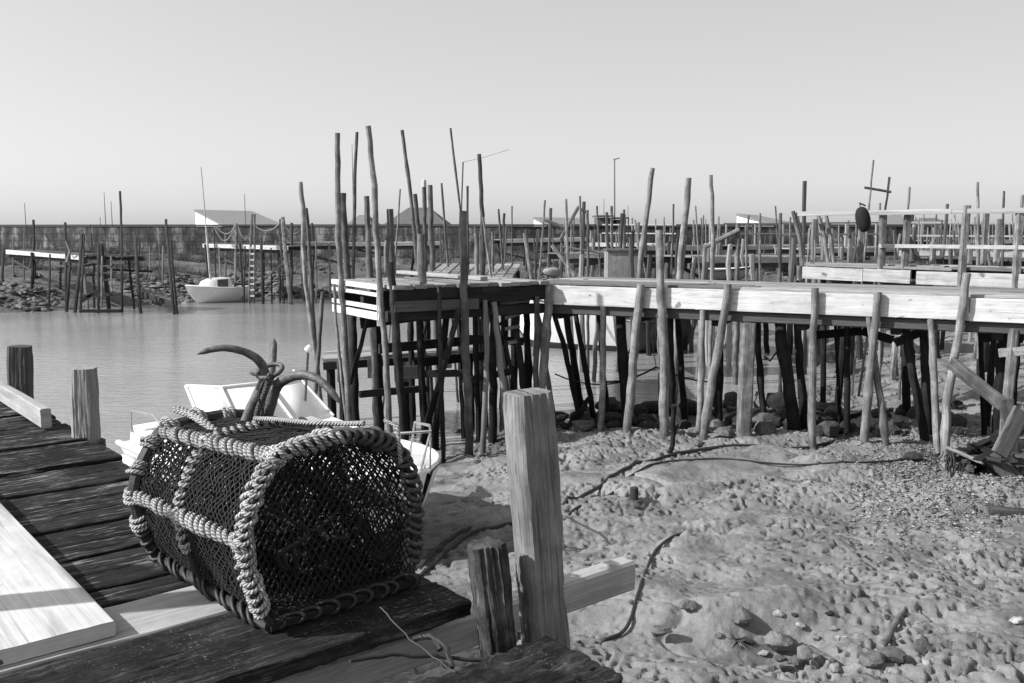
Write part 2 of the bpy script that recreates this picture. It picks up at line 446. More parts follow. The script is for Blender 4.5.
br.inputs['Mortar Size'].default_value = .03; br.inputs['Brick Width'].default_value = 1.1; br.inputs['Row Height'].default_value = .42
m.color(m.math('MULTIPLY', g, br.outputs['Color'])); m.b.inputs['Roughness'].default_value = .95; m.bump(n2, .6, .08)
M['seawall'] = m.m
m = NT('marsh_grass'); p = m.pos()
g = m.ramp(m.noise(p, 1.2, 4, .7), [(.3, .035), (.7, .12)])
m.color(m.math('MULTIPLY', g, m.math('ADD', .6, m.math('MULTIPLY', m.tone(), .8)))); m.b.inputs['Roughness'].default_value = .9
M['grass'] = m.m

# ------------------------------------------------------------------ light
SUN_EL = math.radians(35); SUN_LEFT = math.radians(106)     # angle left of the viewing direction
sdir = Vector((-math.sin(SUN_LEFT) * math.cos(SUN_EL), math.cos(SUN_LEFT) * math.cos(SUN_EL), math.sin(SUN_EL)))
sun_d = bpy.data.lights.new('sun', 'SUN'); sun_d.energy = 4.2; sun_d.angle = math.radians(.53); sun_d.color = (1, 1, 1)
sun = bpy.data.objects.new('sun', sun_d); col.objects.link(sun)
sun.rotation_euler = sdir.to_track_quat('Z', 'Y').to_euler(); sun.location = (-20, 0, 20)
world = bpy.data.worlds.new('World'); scene.world = world; world.use_nodes = True
wt = world.node_tree; bg = wt.nodes['Background']
sky = wt.nodes.new('ShaderNodeTexSky'); sky.sky_type = 'NISHITA'; sky.sun_disc = False
sky.sun_elevation = SUN_EL; sky.sun_rotation = -SUN_LEFT; sky.air_density = 1.0; sky.dust_density = 1.75; sky.ozone_density = 1
# black and white film behind a filter: weigh the sky's channels into one grey
sep = wt.nodes.new('ShaderNodeSeparateColor'); wt.links.new(sky.outputs[0], sep.inputs[0])
def wm(op, a, b):
    o = wt.nodes.new('ShaderNodeMath'); o.operation = op
    for i, q in enumerate((a, b)):
        if isinstance(q, float): o.inputs[i].default_value = q
        else: wt.links.new(q, o.inputs[i])
    return o.outputs[0]
grey = wm('ADD', wm('MULTIPLY', sep.outputs[0], .94), wm('ADD', wm('MULTIPLY', sep.outputs[1], .03), wm('MULTIPLY', sep.outputs[2], .03)))
tc = wt.nodes.new('ShaderNodeTexCoord'); dt = wt.nodes.new('ShaderNodeVectorMath'); dt.operation = 'DOT_PRODUCT'
wt.links.new(tc.outputs['Generated'], dt.inputs[0]); dt.inputs[1].default_value = sdir
# thin high haze: evens the sky out and leaves it a little paler on the sun's side
grey = wm('MULTIPLY', wm('MULTIPLY', wm('POWER', grey, .4), 1.95), wm('ADD', 1.0, wm('MULTIPLY', dt.outputs['Value'], .17)))
wt.links.new(grey, bg.inputs[0]); bg.inputs[1].default_value = .148
vs = scene.view_settings; vs.view_transform = 'Standard'; vs.look = 'None'; vs.gamma = 1; vs.exposure = .75
# ================================================================== SETTING
def heightfield(name, xs, ys, zf, mat, drop=None):
    X, Y = np.meshgrid(xs, ys); Zz = zf(X, Y)
    if drop is not None: Zz = drop(X, Y, Zz)
    n, m_ = X.shape
    co = np.stack([X, Y, Zz], -1).reshape(-1, 3)
    idx = np.arange(n * m_).reshape(n, m_)
    q = np.stack([idx[:-1, :-1], idx[:-1, 1:], idx[1:, 1:], idx[1:, :-1]], -1).reshape(-1, 4)
    me = bpy.data.meshes.new(name)
    me.vertices.add(len(co)); me.vertices.foreach_set('co', co.ravel())
    me.loops.add(q.size); me.loops.foreach_set('vertex_index', q.ravel().astype(np.int32))
    me.polygons.add(len(q)); me.polygons.foreach_set('loop_start', np.arange(0, q.size, 4, dtype=np.int32))
    me.polygons.foreach_set('loop_total', np.full(len(q), 4, np.int32))
    me.polygons.foreach_set('use_smooth', np.ones(len(q), bool))
    me.update(calc_edges=True); me.validate()
    me.materials.append(mat)
    o = bpy.data.objects.new(name, me); col.objects.link(o); o['kind'] = 'structure'
    return o
xs = np.concatenate([np.arange(-4, -.6, .05), np.arange(-.6, 6.2, .0135), np.arange(6.2, 9, .03), np.arange(9, 16, .07)])
ys = np.concatenate([np.arange(3.2, 4.9, .06), np.arange(4.9, 8, .0145), np.arange(8, 11, .018), np.arange(11, 13.5, .028), np.arange(13.5, 20, .06), np.arange(20, 34, .15)])
heightfield('mud_flat', xs, ys, lambda x, y: ground_np(x, y, True), M['mud'])
def drop(x, y, z):
    ins = (x > -3.7) & (x < 15.6) & (y > 3.6) & (y < 33.5)
    return np.where(ins, z - .35, z)
heightfield('ground', np.concatenate([[-3000, -600, -200, -110], np.arange(-80, 90, .55), [120, 220, 600, 3000]]),
            np.concatenate([[-200, -40], np.arange(-10, 58, .5), [62, 70, 90, 150, 400, 1200, 4000]]),
            lambda x, y: np.minimum(ground_np(x, y), 2.3), M['bank'], drop)
wb = MB(); wb.poly([(-120, -60, 0), (60, -60, 0), (60, 45, 0), (-120, 45, 0)])
w = wb.build('water', M['water']); w['kind'] = 'structure'

# sea wall
WALL = [(-95, 92), (-60, 68), (-25, 56), (0, 52), (25, 54), (50, 62), (95, 84)]
def wall_y(x):
    for (x0, y0), (x1, y1) in zip(WALL, WALL[1:]):
        if x0 <= x <= x1: return y0 + (y1 - y0) * (x - x0) / (x1 - x0)
    return 90
mb = MB()
for i in range(-95, 95):
    if i % 5: continue
    a = (i, wall_y(i)); b = (i + 5, wall_y(i + 5))
    mb.beam((a[0], a[1], 2.1), (b[0], b[1], 2.1), .5, 2.6, n=2, tone=.5, bev=.01)
sw = mb.build('sea_wall', M['seawall'])
tag(sw, 'long low dark stone sea wall with pale streaks along the far bank', 'wall')
mb = MB()
for i in range(-95, 95, 5):
    a = (i, wall_y(i)); b = (i + 5, wall_y(i + 5))
    mb.beam((a[0], a[1], 3.46), (b[0], b[1], 3.46), .62, .10, n=2, tone=.5, bev=.01)
mb.build('coping', M['far_dark'], sw)

# marsh grass on the far bank
rg = random.Random(5); mb = MB()
gx = np.array([rg.uniform(-48, 48) for _ in range(24000)]); gy = np.array([rg.uniform(-13, -.6) for _ in range(24000)])
gy = np.array([wall_y(x) for x in gx]) + gy
dn = shore_d(gx, gy); gn = fbm(gx / 2.2, gy / 1.2, 77, 3); gh = ground_np(gx, gy)
for x, y, d, n_, h in zip(gx, gy, dn, gn, gh):
    if d < 3.2 or n_ < .47: continue
    t = rg.random()
    for _ in range(11):
        a = rg.uniform(0, 6.28); s = rg.uniform(.006, .016); hh = rg.uniform(.10, .42) * (.4 + n_)
        lx, ly = rg.uniform(-.05, .35), rg.uniform(-.28, .28); ox, oy = rg.uniform(-.2, .2), rg.uniform(-.2, .2)
        mb.poly([(x + ox - s * math.cos(a), y + oy - s * math.sin(a), h - .05), (x + ox + s * math.cos(a), y + oy + s * math.sin(a), h - .05), (x + ox + lx, y + oy + ly, h + hh)], tone=t)
g = mb.build('grass', M['grass']); tag(g, 'tussocks of dark marsh grass below the sea wall', None, None, 'stuff')

# rubble along the far waterline, one mass nobody could count
rg = random.Random(6); mb = MB()
for _ in range(15000):
    x = rg.choice([rg.uniform(-26, -8), rg.uniform(-30, 14)]); y = rg.uniform(33, 49); d = float(shore_d(np.array([x]), np.array([y]))[0])
    if not (-.2 < d < 5.5) or rg.random() < d / 6 or fbm(np.array([x / 2]), np.array([y / 2]), 8, 2)[0] < .42: continue
    r = rg.choice([1, 1, 1.7]) * rg.uniform(.05, .17); mb.rock((x, y, gz(x, y) + r * .15), r, rg.randrange(9999), .55, (4, 6), .3)
o = mb.build('rubble', M['rock'], angle=60); tag(o, 'grey rubble strewn along the far waterline', None, None, 'stuff')

# ------------------------------------------------------------------ buildings behind the sea wall
def ridge_house(name, label, roof_px, Yb, Yf, roofm, wallm, gable='left', cat='building'):
    """roof_px: back-left, back-right, front-right, front-left of one sloping roof plane"""
    a, b, c, d = [W(px, py, Y) for (px, py), Y in zip(roof_px, (Yb, Yb, Yf, Yf))]
    t = thing(name, label, cat, ((a.x + c.x) / 2, (Yb + Yf) / 2, 2.0))
    k = Vector((0, 0, -.16)); mb = MB()
    top = [a, b, c, d]; bot = [p + k for p in top]
    mb.poly(top[::-1]); mb.poly(bot)
    for i in range(4): mb.poly([top[i], top[(i + 1) % 4], bot[(i + 1) % 4], bot[i]])
    mb.build('roof', roofm, t)
    mb = MB(); cen = (a + b + c + d) / 4
    ins = [cen + (p - cen) * .97 + Vector((0, 0, -.20)) for p in top]
    lo = [Vector((p.x, p.y, 1.6)) for p in ins]
    for i in range(4): mb.poly([ins[i], lo[i], lo[(i + 1) % 4], ins[(i + 1) % 4]])
    mb.build('wall', wallm, t)
    return t
ridge_house('building', 'low shed with wide pale sloping roof behind the sea wall, above the small sailing boat', [(194, 209.5), (252, 211), (283, 224.5), (226, 226)], 78, 70, M['roof_light'], M['wall_white'])
ridge_house('building', 'long pale shed roof behind the sea wall, beside the dark flat-roofed hut', [(533, 217), (580, 218), (592, 226), (552, 227)], 80, 72, M['roof_light'], M['wall_white'])
ridge_house('building', 'white shed with a grey sloping roof on the wall, right of the tall pale stakes', [(736, 213.5), (757, 215), (815, 227), (790, 228)], 80, 70, M['roof_light'], M['wall_white'])
ridge_house('building', 'pale rounded shed roof far behind the round black fender', [(884, 216), (900, 214), (915, 226), (872, 227)], 90, 80, M['roof_light'], M['wall_white'])
def hip_house(label, px0, px1, py_top, Y, roofm, depth=7, ridge=.35, py_eave=224):
    a = W(px0, py_eave, Y); b = W(px1, py_eave, Y); top = W((px0 + px1) / 2, py_top, Y + depth / 2).z
    t = thing('building', label, 'building', ((a.x + b.x) / 2, Y + depth / 2, 2)); w = b.x - a.x
    e = [a, b, b + Vector((0, depth, 0)), a + Vector((0, depth, 0))]
    r0 = Vector((a.x + w * (.5 - ridge / 2), Y + depth / 2, top)); r1 = Vector((a.x + w * (.5 + ridge / 2), Y + depth / 2, top))
    mb = MB(); mb.poly([e[0], e[1], r1, r0]); mb.poly([e[1], e[2], r1]); mb.poly([e[2], e[3], r0, r1]); mb.poly([e[3], e[0], r0]); mb.poly([p + Vector((0, 0, -.05)) for p in e[::-1]])
    mb.build('roof', roofm, t)
    mb = MB(); q = [Vector((p.x + (.3 if i in (0, 3) else -.3), p.y + (.3 if i < 2 else -.3), p.z - .06)) for i, p in enumerate(e)]
    for i in range(4):
        p, p2 = q[i], q[(i + 1) % 4]; mb.poly([p, Vector((p.x, p.y, 1.5)), Vector((p2.x, p2.y, 1.5)), p2])
    mb.build('wall', M['wall_white'], t)
hip_house('dark-roofed house behind the sea wall, between the tall stakes of the landing stage', 384, 446, 207.5, 74, M['roof_dark'])
hip_house('house with a long dark hipped roof far right behind the white railing', 922, 962, 218, 100, M['roof_dark'], py_eave=226)
hip_house('small low grey house behind the sea wall, left of the dark-roofed one', 345, 372, 215, 95, M['roof_light'], py_eave=225)
# the two flat dark huts
for px0, px1, py0, lab in ((597, 612.5, 216, 'dark flat-roofed hut standing on the sea wall behind the leaning grey poles'), (616, 627, 218, 'smaller dark hut on the sea wall at the foot of the lamp post')):
    a = W(px0, py0, 57); b = W(px1, py0, 57); t = thing('hut', lab, 'hut', ((a.x + b.x) / 2, 58, 2))
    mb = MB(); mb.beam(((a.x + b.x) / 2, 57, (a.z + 2) / 2 - .05), ((a.x + b.x) / 2, 59.4, (a.z + 2) / 2 - .05), b.x - a.x - .1, a.z - 2 - .1, bev=.01); mb.build('wall', M['wall_dark'], t)
    mb = MB(); mb.beam(((a.x + b.x) / 2, 56.8, a.z), ((a.x + b.x) / 2, 59.6, a.z), b.x - a.x + .15, .10, bev=.01); mb.build('roof', M['roof_dark'], t)
# lamp post
p0 = W(615, 228, 66); p1 = W(614.6, 159.5, 66)
t = thing('lamp_post', 'tall thin lamp post rising behind the sea wall, its lamp against the sky', 'lamp post', (p0.x, 66, 2.0))
mb = MB(); mb.tube([(p0.x, 66, 1.5), p1], [.06, .035], 6); mb.build('pole', M['far_stake'], t)
mb = MB(); mb.beam(p1 + Vector((-.08, 0, 0)), p1 + Vector((.34, 0, .10)), .16, .09); mb.build('lamp', M['far_stake'], t)
# thin masts of boats lying beyond the wall
for px, py, lab in ((24.5, 203, 'faint thin mast above the sea wall at the left edge'), (104, 192, 'tallest of the three thin masts above the sea wall left of the white sailing boat'),
                    (111, 201, 'middle one of three thin masts above the sea wall left of the sailing boat'), (100, 217, 'shortest of three thin masts above the sea wall left of the sailing boat'),
                    (244.5, 194, 'thin mast sticking up behind the pale shed roof'), (463, 162, None), (352, 144, 'fine whip of a mast behind the landing stage, left of its second tall pole'),
                    (604, 199, 'thin mast above the two dark huts'), (628, 206, 'thin mast right of the lamp post')):
    a = W(px, py, 68)
    if lab is None: continue
    mb = MB(); mb.tube([(a.x, 68, 1.2), a], [.05, .02], 5, tone=.3)
    tag(mb.build('mast', M['far_stake']), lab, 'mast')

# ------------------------------------------------------------------ stakes
def wob(path, n, amp, rn):
    """resample a polyline to n points with small natural wobble"""
    P = [Vector(p) for p in path]; ls = [0]
    for a, b in zip(P, P[1:]): ls.append(ls[-1] + (b - a).length)
    out = []
    for i in range(n):
        s = ls[-1] * i / (n - 1); k = 0
        while k < len(P) - 2 and s > ls[k + 1]: k += 1
        f = (s - ls[k]) / max(1e-6, ls[k + 1] - ls[k]); p = P[k].lerp(P[k + 1], f)
        if 0 < i < n - 1: p = p + Vector((rn.gauss(0, amp), rn.gauss(0, amp), 0))
        out.append(p)
    return out
def pole_mb(pts, Y, wpx, seed, seg=8, taper=.82, sink=True, Yf=None, knots=True):
    rn = random.Random(seed); n = len(pts)
    P = [W(px, py, Yf(px) if Yf else Y) for i, (px, py) in enumerate(pts)]
    r = wpx / 2 * Y / F
    e = P[-1]
    if sink:
        g_ = gz(e.x, e.y); bottom = min(e.z, max(g_, -.9)) - .25
        if e.z > bottom:
            d = (P[-1] - P[-2]); d = d / max(.05, abs(d.z)) if abs(d.z) > .05 else Vector((0, 0, -1))
            P.append(e + d * (e.z - bottom) if d.z < 0 else Vector((e.x, e.y, bottom)))
    L = sum((b - a).length for a, b in zip(P, P[1:])); k = max(5, min(26, int(L / .16)))
    path = wob(P, k, r * .10, rn)
    rad = [r * (taper + (1 - taper) * i / (k - 1)) * (1 + (rn.uniform(-.07, .07) if knots else 0)) for i in range(k)]
    if knots and k > 9 and rn.random() < .7:
        i = rn.randrange(2, k - 3); rad[i] *= 1.22
    mb = MB(); mb.tube(path, rad, seg, amp=.05 if seg >= 8 else 0, rnd=rn, tone=rn.random())
    return mb
_seed = [100]
def stake(label, pts, Y, w, mat='stake', group=None, name='mooring_stake', cat='stake', **k):
    _seed[0] += 1
    o = pole_mb(pts, Y, w, _seed[0], seg=8 if Y < 20 else 6, **k).build(name, M[mat], angle=50)
    return tag(o, label, cat, group)
def part_pole(parent, name, pts, Y, w, mat='pile', **k):
    _seed[0] += 1
    return pole_mb(pts, Y, w, _seed[0], seg=8 if Y < 20 else 6, **k).build(name, M[mat], parent, angle=50)
def bar(parent, name, p0, p1, w, h, mat, up=(0, 0, 1), n=2, rag=0, **k):
    mb = MB(); mb.beam(p0, p1, w, h, up=up, n=n, rag=rag, **k); return mb.build(name, M[mat], parent)
def sag(p0, p1, drop, n=10):
    p0 = Vector(p0); p1 = Vector(p1)
    return [p0.lerp(p1, i / n) - Vector((0, 0, drop * 4 * (i / n) * (1 - i / n))) for i in range(n + 1)]
def planks_along(mb, q00, q10, q11, q01, nacross, thick, rn, gap=.008, lmin=2.2, jit=.008):
    """boards running from edge 00-01 to edge 10-11; nacross boards side by side"""
    q00, q10, q11, q01 = map(Vector, (q00, q10, q11, q01))
    for i in range(nacross):
        f = (i + .5) / nacross; a = q00.lerp(q01, f); b = q10.lerp(q11, f); Wd = (q01 - q00).length / nacross - gap
        L = (b - a).length; s = -rn.uniform(0, .15)
        while s < L:
            e = min(L + rn.uniform(0, .1), s + rn.uniform(lmin, lmin * 1.8))
            z = rn.uniform(-jit, jit)
            mb.beam(a + (b - a) * (s / L) + Vector((0, 0, z)), a + (b - a) * (e / L) + Vector((0, 0, z + rn.uniform(-jit, jit) * .5)), Wd, thick, tone=rn.random())
            s = e + .006
# ================================================================== MAIN PIER (white fascia)
PA = Vector((0.50, 13.2)); PB = Vector((5.8, 10.5)); PD = (PB - PA).normalized(); PN = Vector((-PD.y, PD.x))   # PN points away from the camera
if PN.y < 0: PN = -PN
DZ = 2.54
def pier_pt(px, off=0, z=DZ):
    """point of the pier front line seen at column px, moved `off` metres back"""
    k = (px - 512) / F / ray(px, 300).y
    o = PA + PN * off
    t = (k * o.y - o.x) / (PD.x - k * PD.y)
    p = o + PD * t
    return Vector((p.x, p.y, z))
def pY(px, off=0): return pier_pt(px, off).y
mid = pier_pt(800, .8, .6)
pier = thing('pier', 'long plank pier on crooked poles with bright white painted side boards, crossing the middle', 'pier', (mid.x, mid.y, .6))
rn = random.Random(3)
def P3(s, off, z): q = PA + PD * s + PN * off; return Vector((q.x, q.y, z))
mb = MB(); planks_along(mb, P3(-.1, .05, DZ - .02), P3(9, .05, DZ - .02), P3(9, 1.5, DZ - .02), P3(-.1, 1.5, DZ - .02), 9, .04, rn)
mb.build('deck', M['deck'], pier)
# white fascia boards, butted, with slightly different heights
cuts = [.03] + [(Vector((pier_pt(q).x, pier_pt(q).y)) - PA).dot(PD) for q in (662, 730, 880, 970)] + [9]
for s0, s1 in zip(cuts, cuts[1:]):
    dz = rn.uniform(-.012, .012)
    bar(pier, 'side_board', P3(s0 + .004, 0, DZ - .175 + dz), P3(s1 - .004, 0, DZ - .175 + dz), .035, .27, 'paint', n=6, rag=.0015)
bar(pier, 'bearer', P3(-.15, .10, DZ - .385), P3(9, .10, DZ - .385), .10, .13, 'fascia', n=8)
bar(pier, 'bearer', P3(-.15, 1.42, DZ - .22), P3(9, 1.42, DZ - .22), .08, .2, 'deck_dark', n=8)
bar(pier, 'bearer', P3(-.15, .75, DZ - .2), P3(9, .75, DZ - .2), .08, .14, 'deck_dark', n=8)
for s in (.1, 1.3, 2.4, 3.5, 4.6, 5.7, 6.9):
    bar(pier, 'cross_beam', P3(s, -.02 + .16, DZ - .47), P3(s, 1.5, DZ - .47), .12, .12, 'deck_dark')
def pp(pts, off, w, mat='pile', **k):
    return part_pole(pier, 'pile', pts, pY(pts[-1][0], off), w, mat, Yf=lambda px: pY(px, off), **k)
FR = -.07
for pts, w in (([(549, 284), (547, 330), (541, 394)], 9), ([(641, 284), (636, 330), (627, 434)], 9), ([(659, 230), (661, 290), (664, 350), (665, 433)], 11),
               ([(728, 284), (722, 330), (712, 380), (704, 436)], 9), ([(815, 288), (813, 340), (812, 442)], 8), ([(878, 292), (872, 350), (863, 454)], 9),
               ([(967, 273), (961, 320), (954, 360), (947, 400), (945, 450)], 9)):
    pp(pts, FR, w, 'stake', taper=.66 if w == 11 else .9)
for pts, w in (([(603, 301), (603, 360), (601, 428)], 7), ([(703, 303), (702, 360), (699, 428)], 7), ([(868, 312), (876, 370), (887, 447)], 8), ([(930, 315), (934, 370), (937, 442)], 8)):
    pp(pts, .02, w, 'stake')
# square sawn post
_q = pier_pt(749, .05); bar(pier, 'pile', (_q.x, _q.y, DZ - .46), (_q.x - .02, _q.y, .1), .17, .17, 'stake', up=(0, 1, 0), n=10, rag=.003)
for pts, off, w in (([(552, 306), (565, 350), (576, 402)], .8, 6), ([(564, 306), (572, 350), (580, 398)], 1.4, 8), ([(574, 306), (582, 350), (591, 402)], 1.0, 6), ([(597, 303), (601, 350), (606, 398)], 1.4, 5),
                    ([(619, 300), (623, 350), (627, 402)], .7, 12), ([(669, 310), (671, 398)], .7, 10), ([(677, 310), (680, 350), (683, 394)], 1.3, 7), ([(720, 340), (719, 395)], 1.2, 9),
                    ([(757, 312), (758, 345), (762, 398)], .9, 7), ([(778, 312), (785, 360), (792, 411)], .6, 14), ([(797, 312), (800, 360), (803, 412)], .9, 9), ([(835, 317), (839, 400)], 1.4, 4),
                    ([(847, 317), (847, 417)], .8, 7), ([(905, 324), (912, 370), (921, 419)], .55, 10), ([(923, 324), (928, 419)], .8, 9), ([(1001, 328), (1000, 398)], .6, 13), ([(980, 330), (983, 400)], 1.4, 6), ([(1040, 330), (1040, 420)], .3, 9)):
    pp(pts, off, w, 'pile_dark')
for a, b, off in (((816, 335), (862, 331), 1.2), ((862, 331), (893, 340), 1.3), ((895, 343), (930, 328), .9), ((980, 338), (1024, 336), 1.1)):
    A = W(*a, pY(a[0], off)); B = W(*b, pY(b[0], off)); bar(pier, 'brace', A, B, .06, .11, 'deck_dark')

# ------------------------------------------------------------------ raised walkway with white railing behind it
q0 = W(803, 264.5, 14.7); q1 = W(1040, 273.5, 12.2); RD = Vector((q1.x - q0.x, q1.y - q0.y, 0)).normalized(); RN = Vector((-RD.y, RD.x, 0))
if RN.y < 0: RN = -RN
RZ = q0.z; RL = (q1 - q0).length + 1.5
def rpt(s, off, z): p = q0 + RD * s + RN * off; return Vector((p.x, p.y, z))
def rs(px, off=0):
    k = (px - 512) / F / ray(px, 250).y; o = q0 + RN * off
    return (k * o.y - o.x) / (RD.x - k * RD.y)
walk = thing('walkway', 'raised walkway with a white two-rail railing behind the main pier on the right', 'walkway', rpt(RL / 2, .5, .6))
mb = MB(); planks_along(mb, rpt(0, .03, RZ), rpt(RL, .03, RZ), rpt(RL, 1.1, RZ), rpt(0, 1.1, RZ), 6, .04, rn, lmin=1.4, jit=.012); mb.build('deck', M['deck'], walk)
for s0, s1 in ((0, 1.0), (1.0, 1.72), (1.80, 3.3), (3.3, RL)):
    bar(walk, 'side_board', rpt(s0 + .004, 0, RZ - .13 + rn.uniform(-.015, .01)), rpt(s1 - .004, 0, RZ - .13 + rn.uniform(-.015, .01)), .04, .19, 'pale_plank', n=5, rag=.002)
bar(walk, 'bearer', rpt(0, 1.0, RZ - .12), rpt(RL, 1.0, RZ - .12), .06, .18, 'deck_dark')
for px, off, h in ((801, .0, -.02), (882, .05, .80), (905, .08, .80), (963, -.03, .88), (1018, 0, .82), (860, .9, .78)):
    s = rs(px, off); bar(walk, 'railing_post', rpt(s, off, RZ - .25), rpt(s + rn.uniform(-.02, .02), off, RZ + h), .09, .08, 'stake', up=(0, 1, 0), n=6, rag=.002)
for px, off, h in ((933, .95, .36), (984, 1.0, .85), (997, .95, .70), (970, 1.0, .35), (850, .95, .4)):
    s = rs(px, off); bar(walk, 'railing_post', rpt(s, off, RZ - .25), rpt(s, off, RZ + h), .07, .07, 'stake', up=(0, 1, 0), n=4, rag=.002)
ra = W(796, 212, 14.65)
bar(walk, 'top_rail', rpt(-.12, -.045, RZ + .79), rpt(RL * .46, -.045, RZ + .80), .03, .07, 'rail', n=8, rag=.002)
bar(walk, 'top_rail', rpt(RL * .46 + .01, -.05, RZ + .80), rpt(RL, -.05, RZ + .80), .03, .07, 'rail', n=8, rag=.002)
bar(walk, 'mid_rail', rpt(rs(880), -.03, RZ + .31), rpt(RL, -.03, RZ + .32), .025, .055, 'pale_plank', n=6)
for pts, w in (([(793, 211), (799, 235), (802, 262), (803, 300)], 5), ([(797, 213), (801, 240), (804, 265)], 4), ([(818, 214), (824, 235), (828, 262)], 4), ([(826, 214), (831, 240), (834, 264)], 4.5)):
    part_pole(walk, 'railing_post', pts, 14.75, w, 'stake', sink=False)
_b0 = W(909, 238, 13.6); _b1 = W(921, 265, 13.6); bar(walk, 'brace', _b0, _b1, .05, .06, 'far_dark')
for s in (.3, 1.6, 2.9, 4.3):
    for off in (.1, .95):
        a = rpt(s, off, RZ - .05); g0 = gz(a.x, a.y)
        mb = MB(); mb.tube(wob([(a.x, a.y, RZ - .06), (a.x + rn.uniform(-.15, .15), a.y, g0 - .2)], 10, .006, rn), [.055 + rn.uniform(-.01, .01)] * 10, 8); mb.build('pile', M['pile_dark'], walk)
# the black fender hung on the railing
fp = W(863, 219.5, 13.55)
rows = []
for i in range(13):
    th = math.pi * i / 12; row = []
    for j in range(14):
        ph = 2 * math.pi * j / 14; rr = math.sin(th) ** .75
        row.append(Vector((.105 * rr * math.cos(ph), .10 * rr * math.sin(ph), .185 * math.cos(th))))
    rows.append(row)
rot = Matrix.Rotation(math.radians(-13), 4, 'Y')
mb = MB(); mb.grid([[fp + rot @ p for p in r] for r in rows], closed=True)
t = mb.build('fender', M['black'], angle=60); tag(t, 'round black rubber fender hanging on the white railing', 'fender')
mb = MB(); mb.tube([fp + rot @ Vector((0, 0, .18)), fp + rot @ Vector((.01, .05, .24)), fp + Vector((.06, .09, .20))], .012, 6); mb.build('lashing', M['rope_old_and_shaded'], t)

# ------------------------------------------------------------------ landing stage on the left end
LC = Vector((-1.56, 11.9)); LE = Vector((.44, 13.16)); LD = (LE - LC).normalized(); LN = Vector((-LD.y, LD.x))
LL = (LE - LC).length
def lp(s, off, z): q = LC + LD * s + LN * off; return Vector((q.x, q.y, z))
stage = thing('landing_stage', 'dark timber landing stage on a thicket of poles at the left end of the pier', 'landing stage', lp(LL / 2, .8, .3))
mb = MB(); planks_along(mb, lp(-.02, -.03, DZ), lp(-.06, 1.75, DZ), lp(LL, 1.75, DZ), lp(LL, -.03, DZ), 15, .05, rn, lmin=3); mb.build('deck', M['deck'], stage)
mb = MB()   # board ends over the stage front, its shade put into their dark colour
s = 0
while s < LL - .02:
    w_ = rn.uniform(.14, .7); h_ = rn.uniform(.10, .19)
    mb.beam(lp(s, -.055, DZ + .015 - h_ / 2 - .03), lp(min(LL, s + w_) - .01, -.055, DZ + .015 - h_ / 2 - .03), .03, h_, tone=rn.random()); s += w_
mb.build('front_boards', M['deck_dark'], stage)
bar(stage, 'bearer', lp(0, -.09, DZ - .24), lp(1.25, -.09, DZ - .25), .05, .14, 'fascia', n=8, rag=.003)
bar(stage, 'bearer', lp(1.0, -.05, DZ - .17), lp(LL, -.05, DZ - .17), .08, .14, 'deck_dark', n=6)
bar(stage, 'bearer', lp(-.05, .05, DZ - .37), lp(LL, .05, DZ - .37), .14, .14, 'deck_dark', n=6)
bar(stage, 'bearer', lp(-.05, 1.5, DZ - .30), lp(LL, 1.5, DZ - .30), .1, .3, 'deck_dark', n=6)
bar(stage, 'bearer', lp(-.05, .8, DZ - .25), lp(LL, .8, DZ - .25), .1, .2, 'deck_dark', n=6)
for dz, h in ((.0, .07), (-.10, .05), (-.27, .06), (-.38, .10)):
    bar(stage, 'side_board', lp(-.09, .12, DZ + dz), lp(-.09, 1.75, DZ + dz), .04, h, 'paint', n=5, rag=.002)
bar(stage, 'side_post', lp(-.09, .16, DZ - .5), lp(-.09, .16, DZ - .04), .05, .05, 'paint', up=(0, 1, 0))
bar(stage, 'plank', W(400, 272, 14.2), W(484, 278.5, 13.2), .16, .05, 'pale_plank', n=5)
# walkway going back from the stage
mb = MB(); planks_along(mb, (-1.5, 13.9, DZ - .02), (-1.6, 19.0, DZ + .02), (.2, 19.0, DZ + .02), (0.0, 14.0, DZ - .02), 10, .04, rn, lmin=2); mb.build('deck', M['deck'], stage)
for x in (-1.4, .05): bar(stage, 'bearer', (x, 13.9, DZ - .12), (x - .05, 19, DZ - .1), .08, .14, 'deck_dark')
for x, y in ((-1.45, 16), (.05, 16), (-1.5, 18.6), (.1, 18.6)):
    mb = MB(); mb.tube(wob([(x, y, DZ - .1), (x + rn.uniform(-.1, .1), y, -1.0)], 12, .008, rn), [.06] * 12, 8); mb.build('pile', M['pile_dark'], stage)
def sp(pts, Y, w, mat='pile_dark', name='pile', **k): return part_pole(stage, name, pts, Y, w, mat, **k)
sp([(390, 262), (392, 285), (397, 345), (404, 432)], 11.86, 9)
sp([(463, 211), (464, 290), (466, 350), (469, 437)], 12.3, 9, 'stake_grey')
sp([(421, 234), (422, 272), (423, 284)], 12.05, 9, 'stake', name='post', sink=False)
sp([(439, 286), (440, 350), (443, 446)], 12.05, 5)
sp([(485, 300), (487, 350), (484, 424)], 12.5, 6, 'pile')
sp([(494, 302), (499, 350), (504, 396)], 12.55, 7, 'pile')
sp([(537, 296), (536, 388)], 12.95, 6, 'stake_grey')
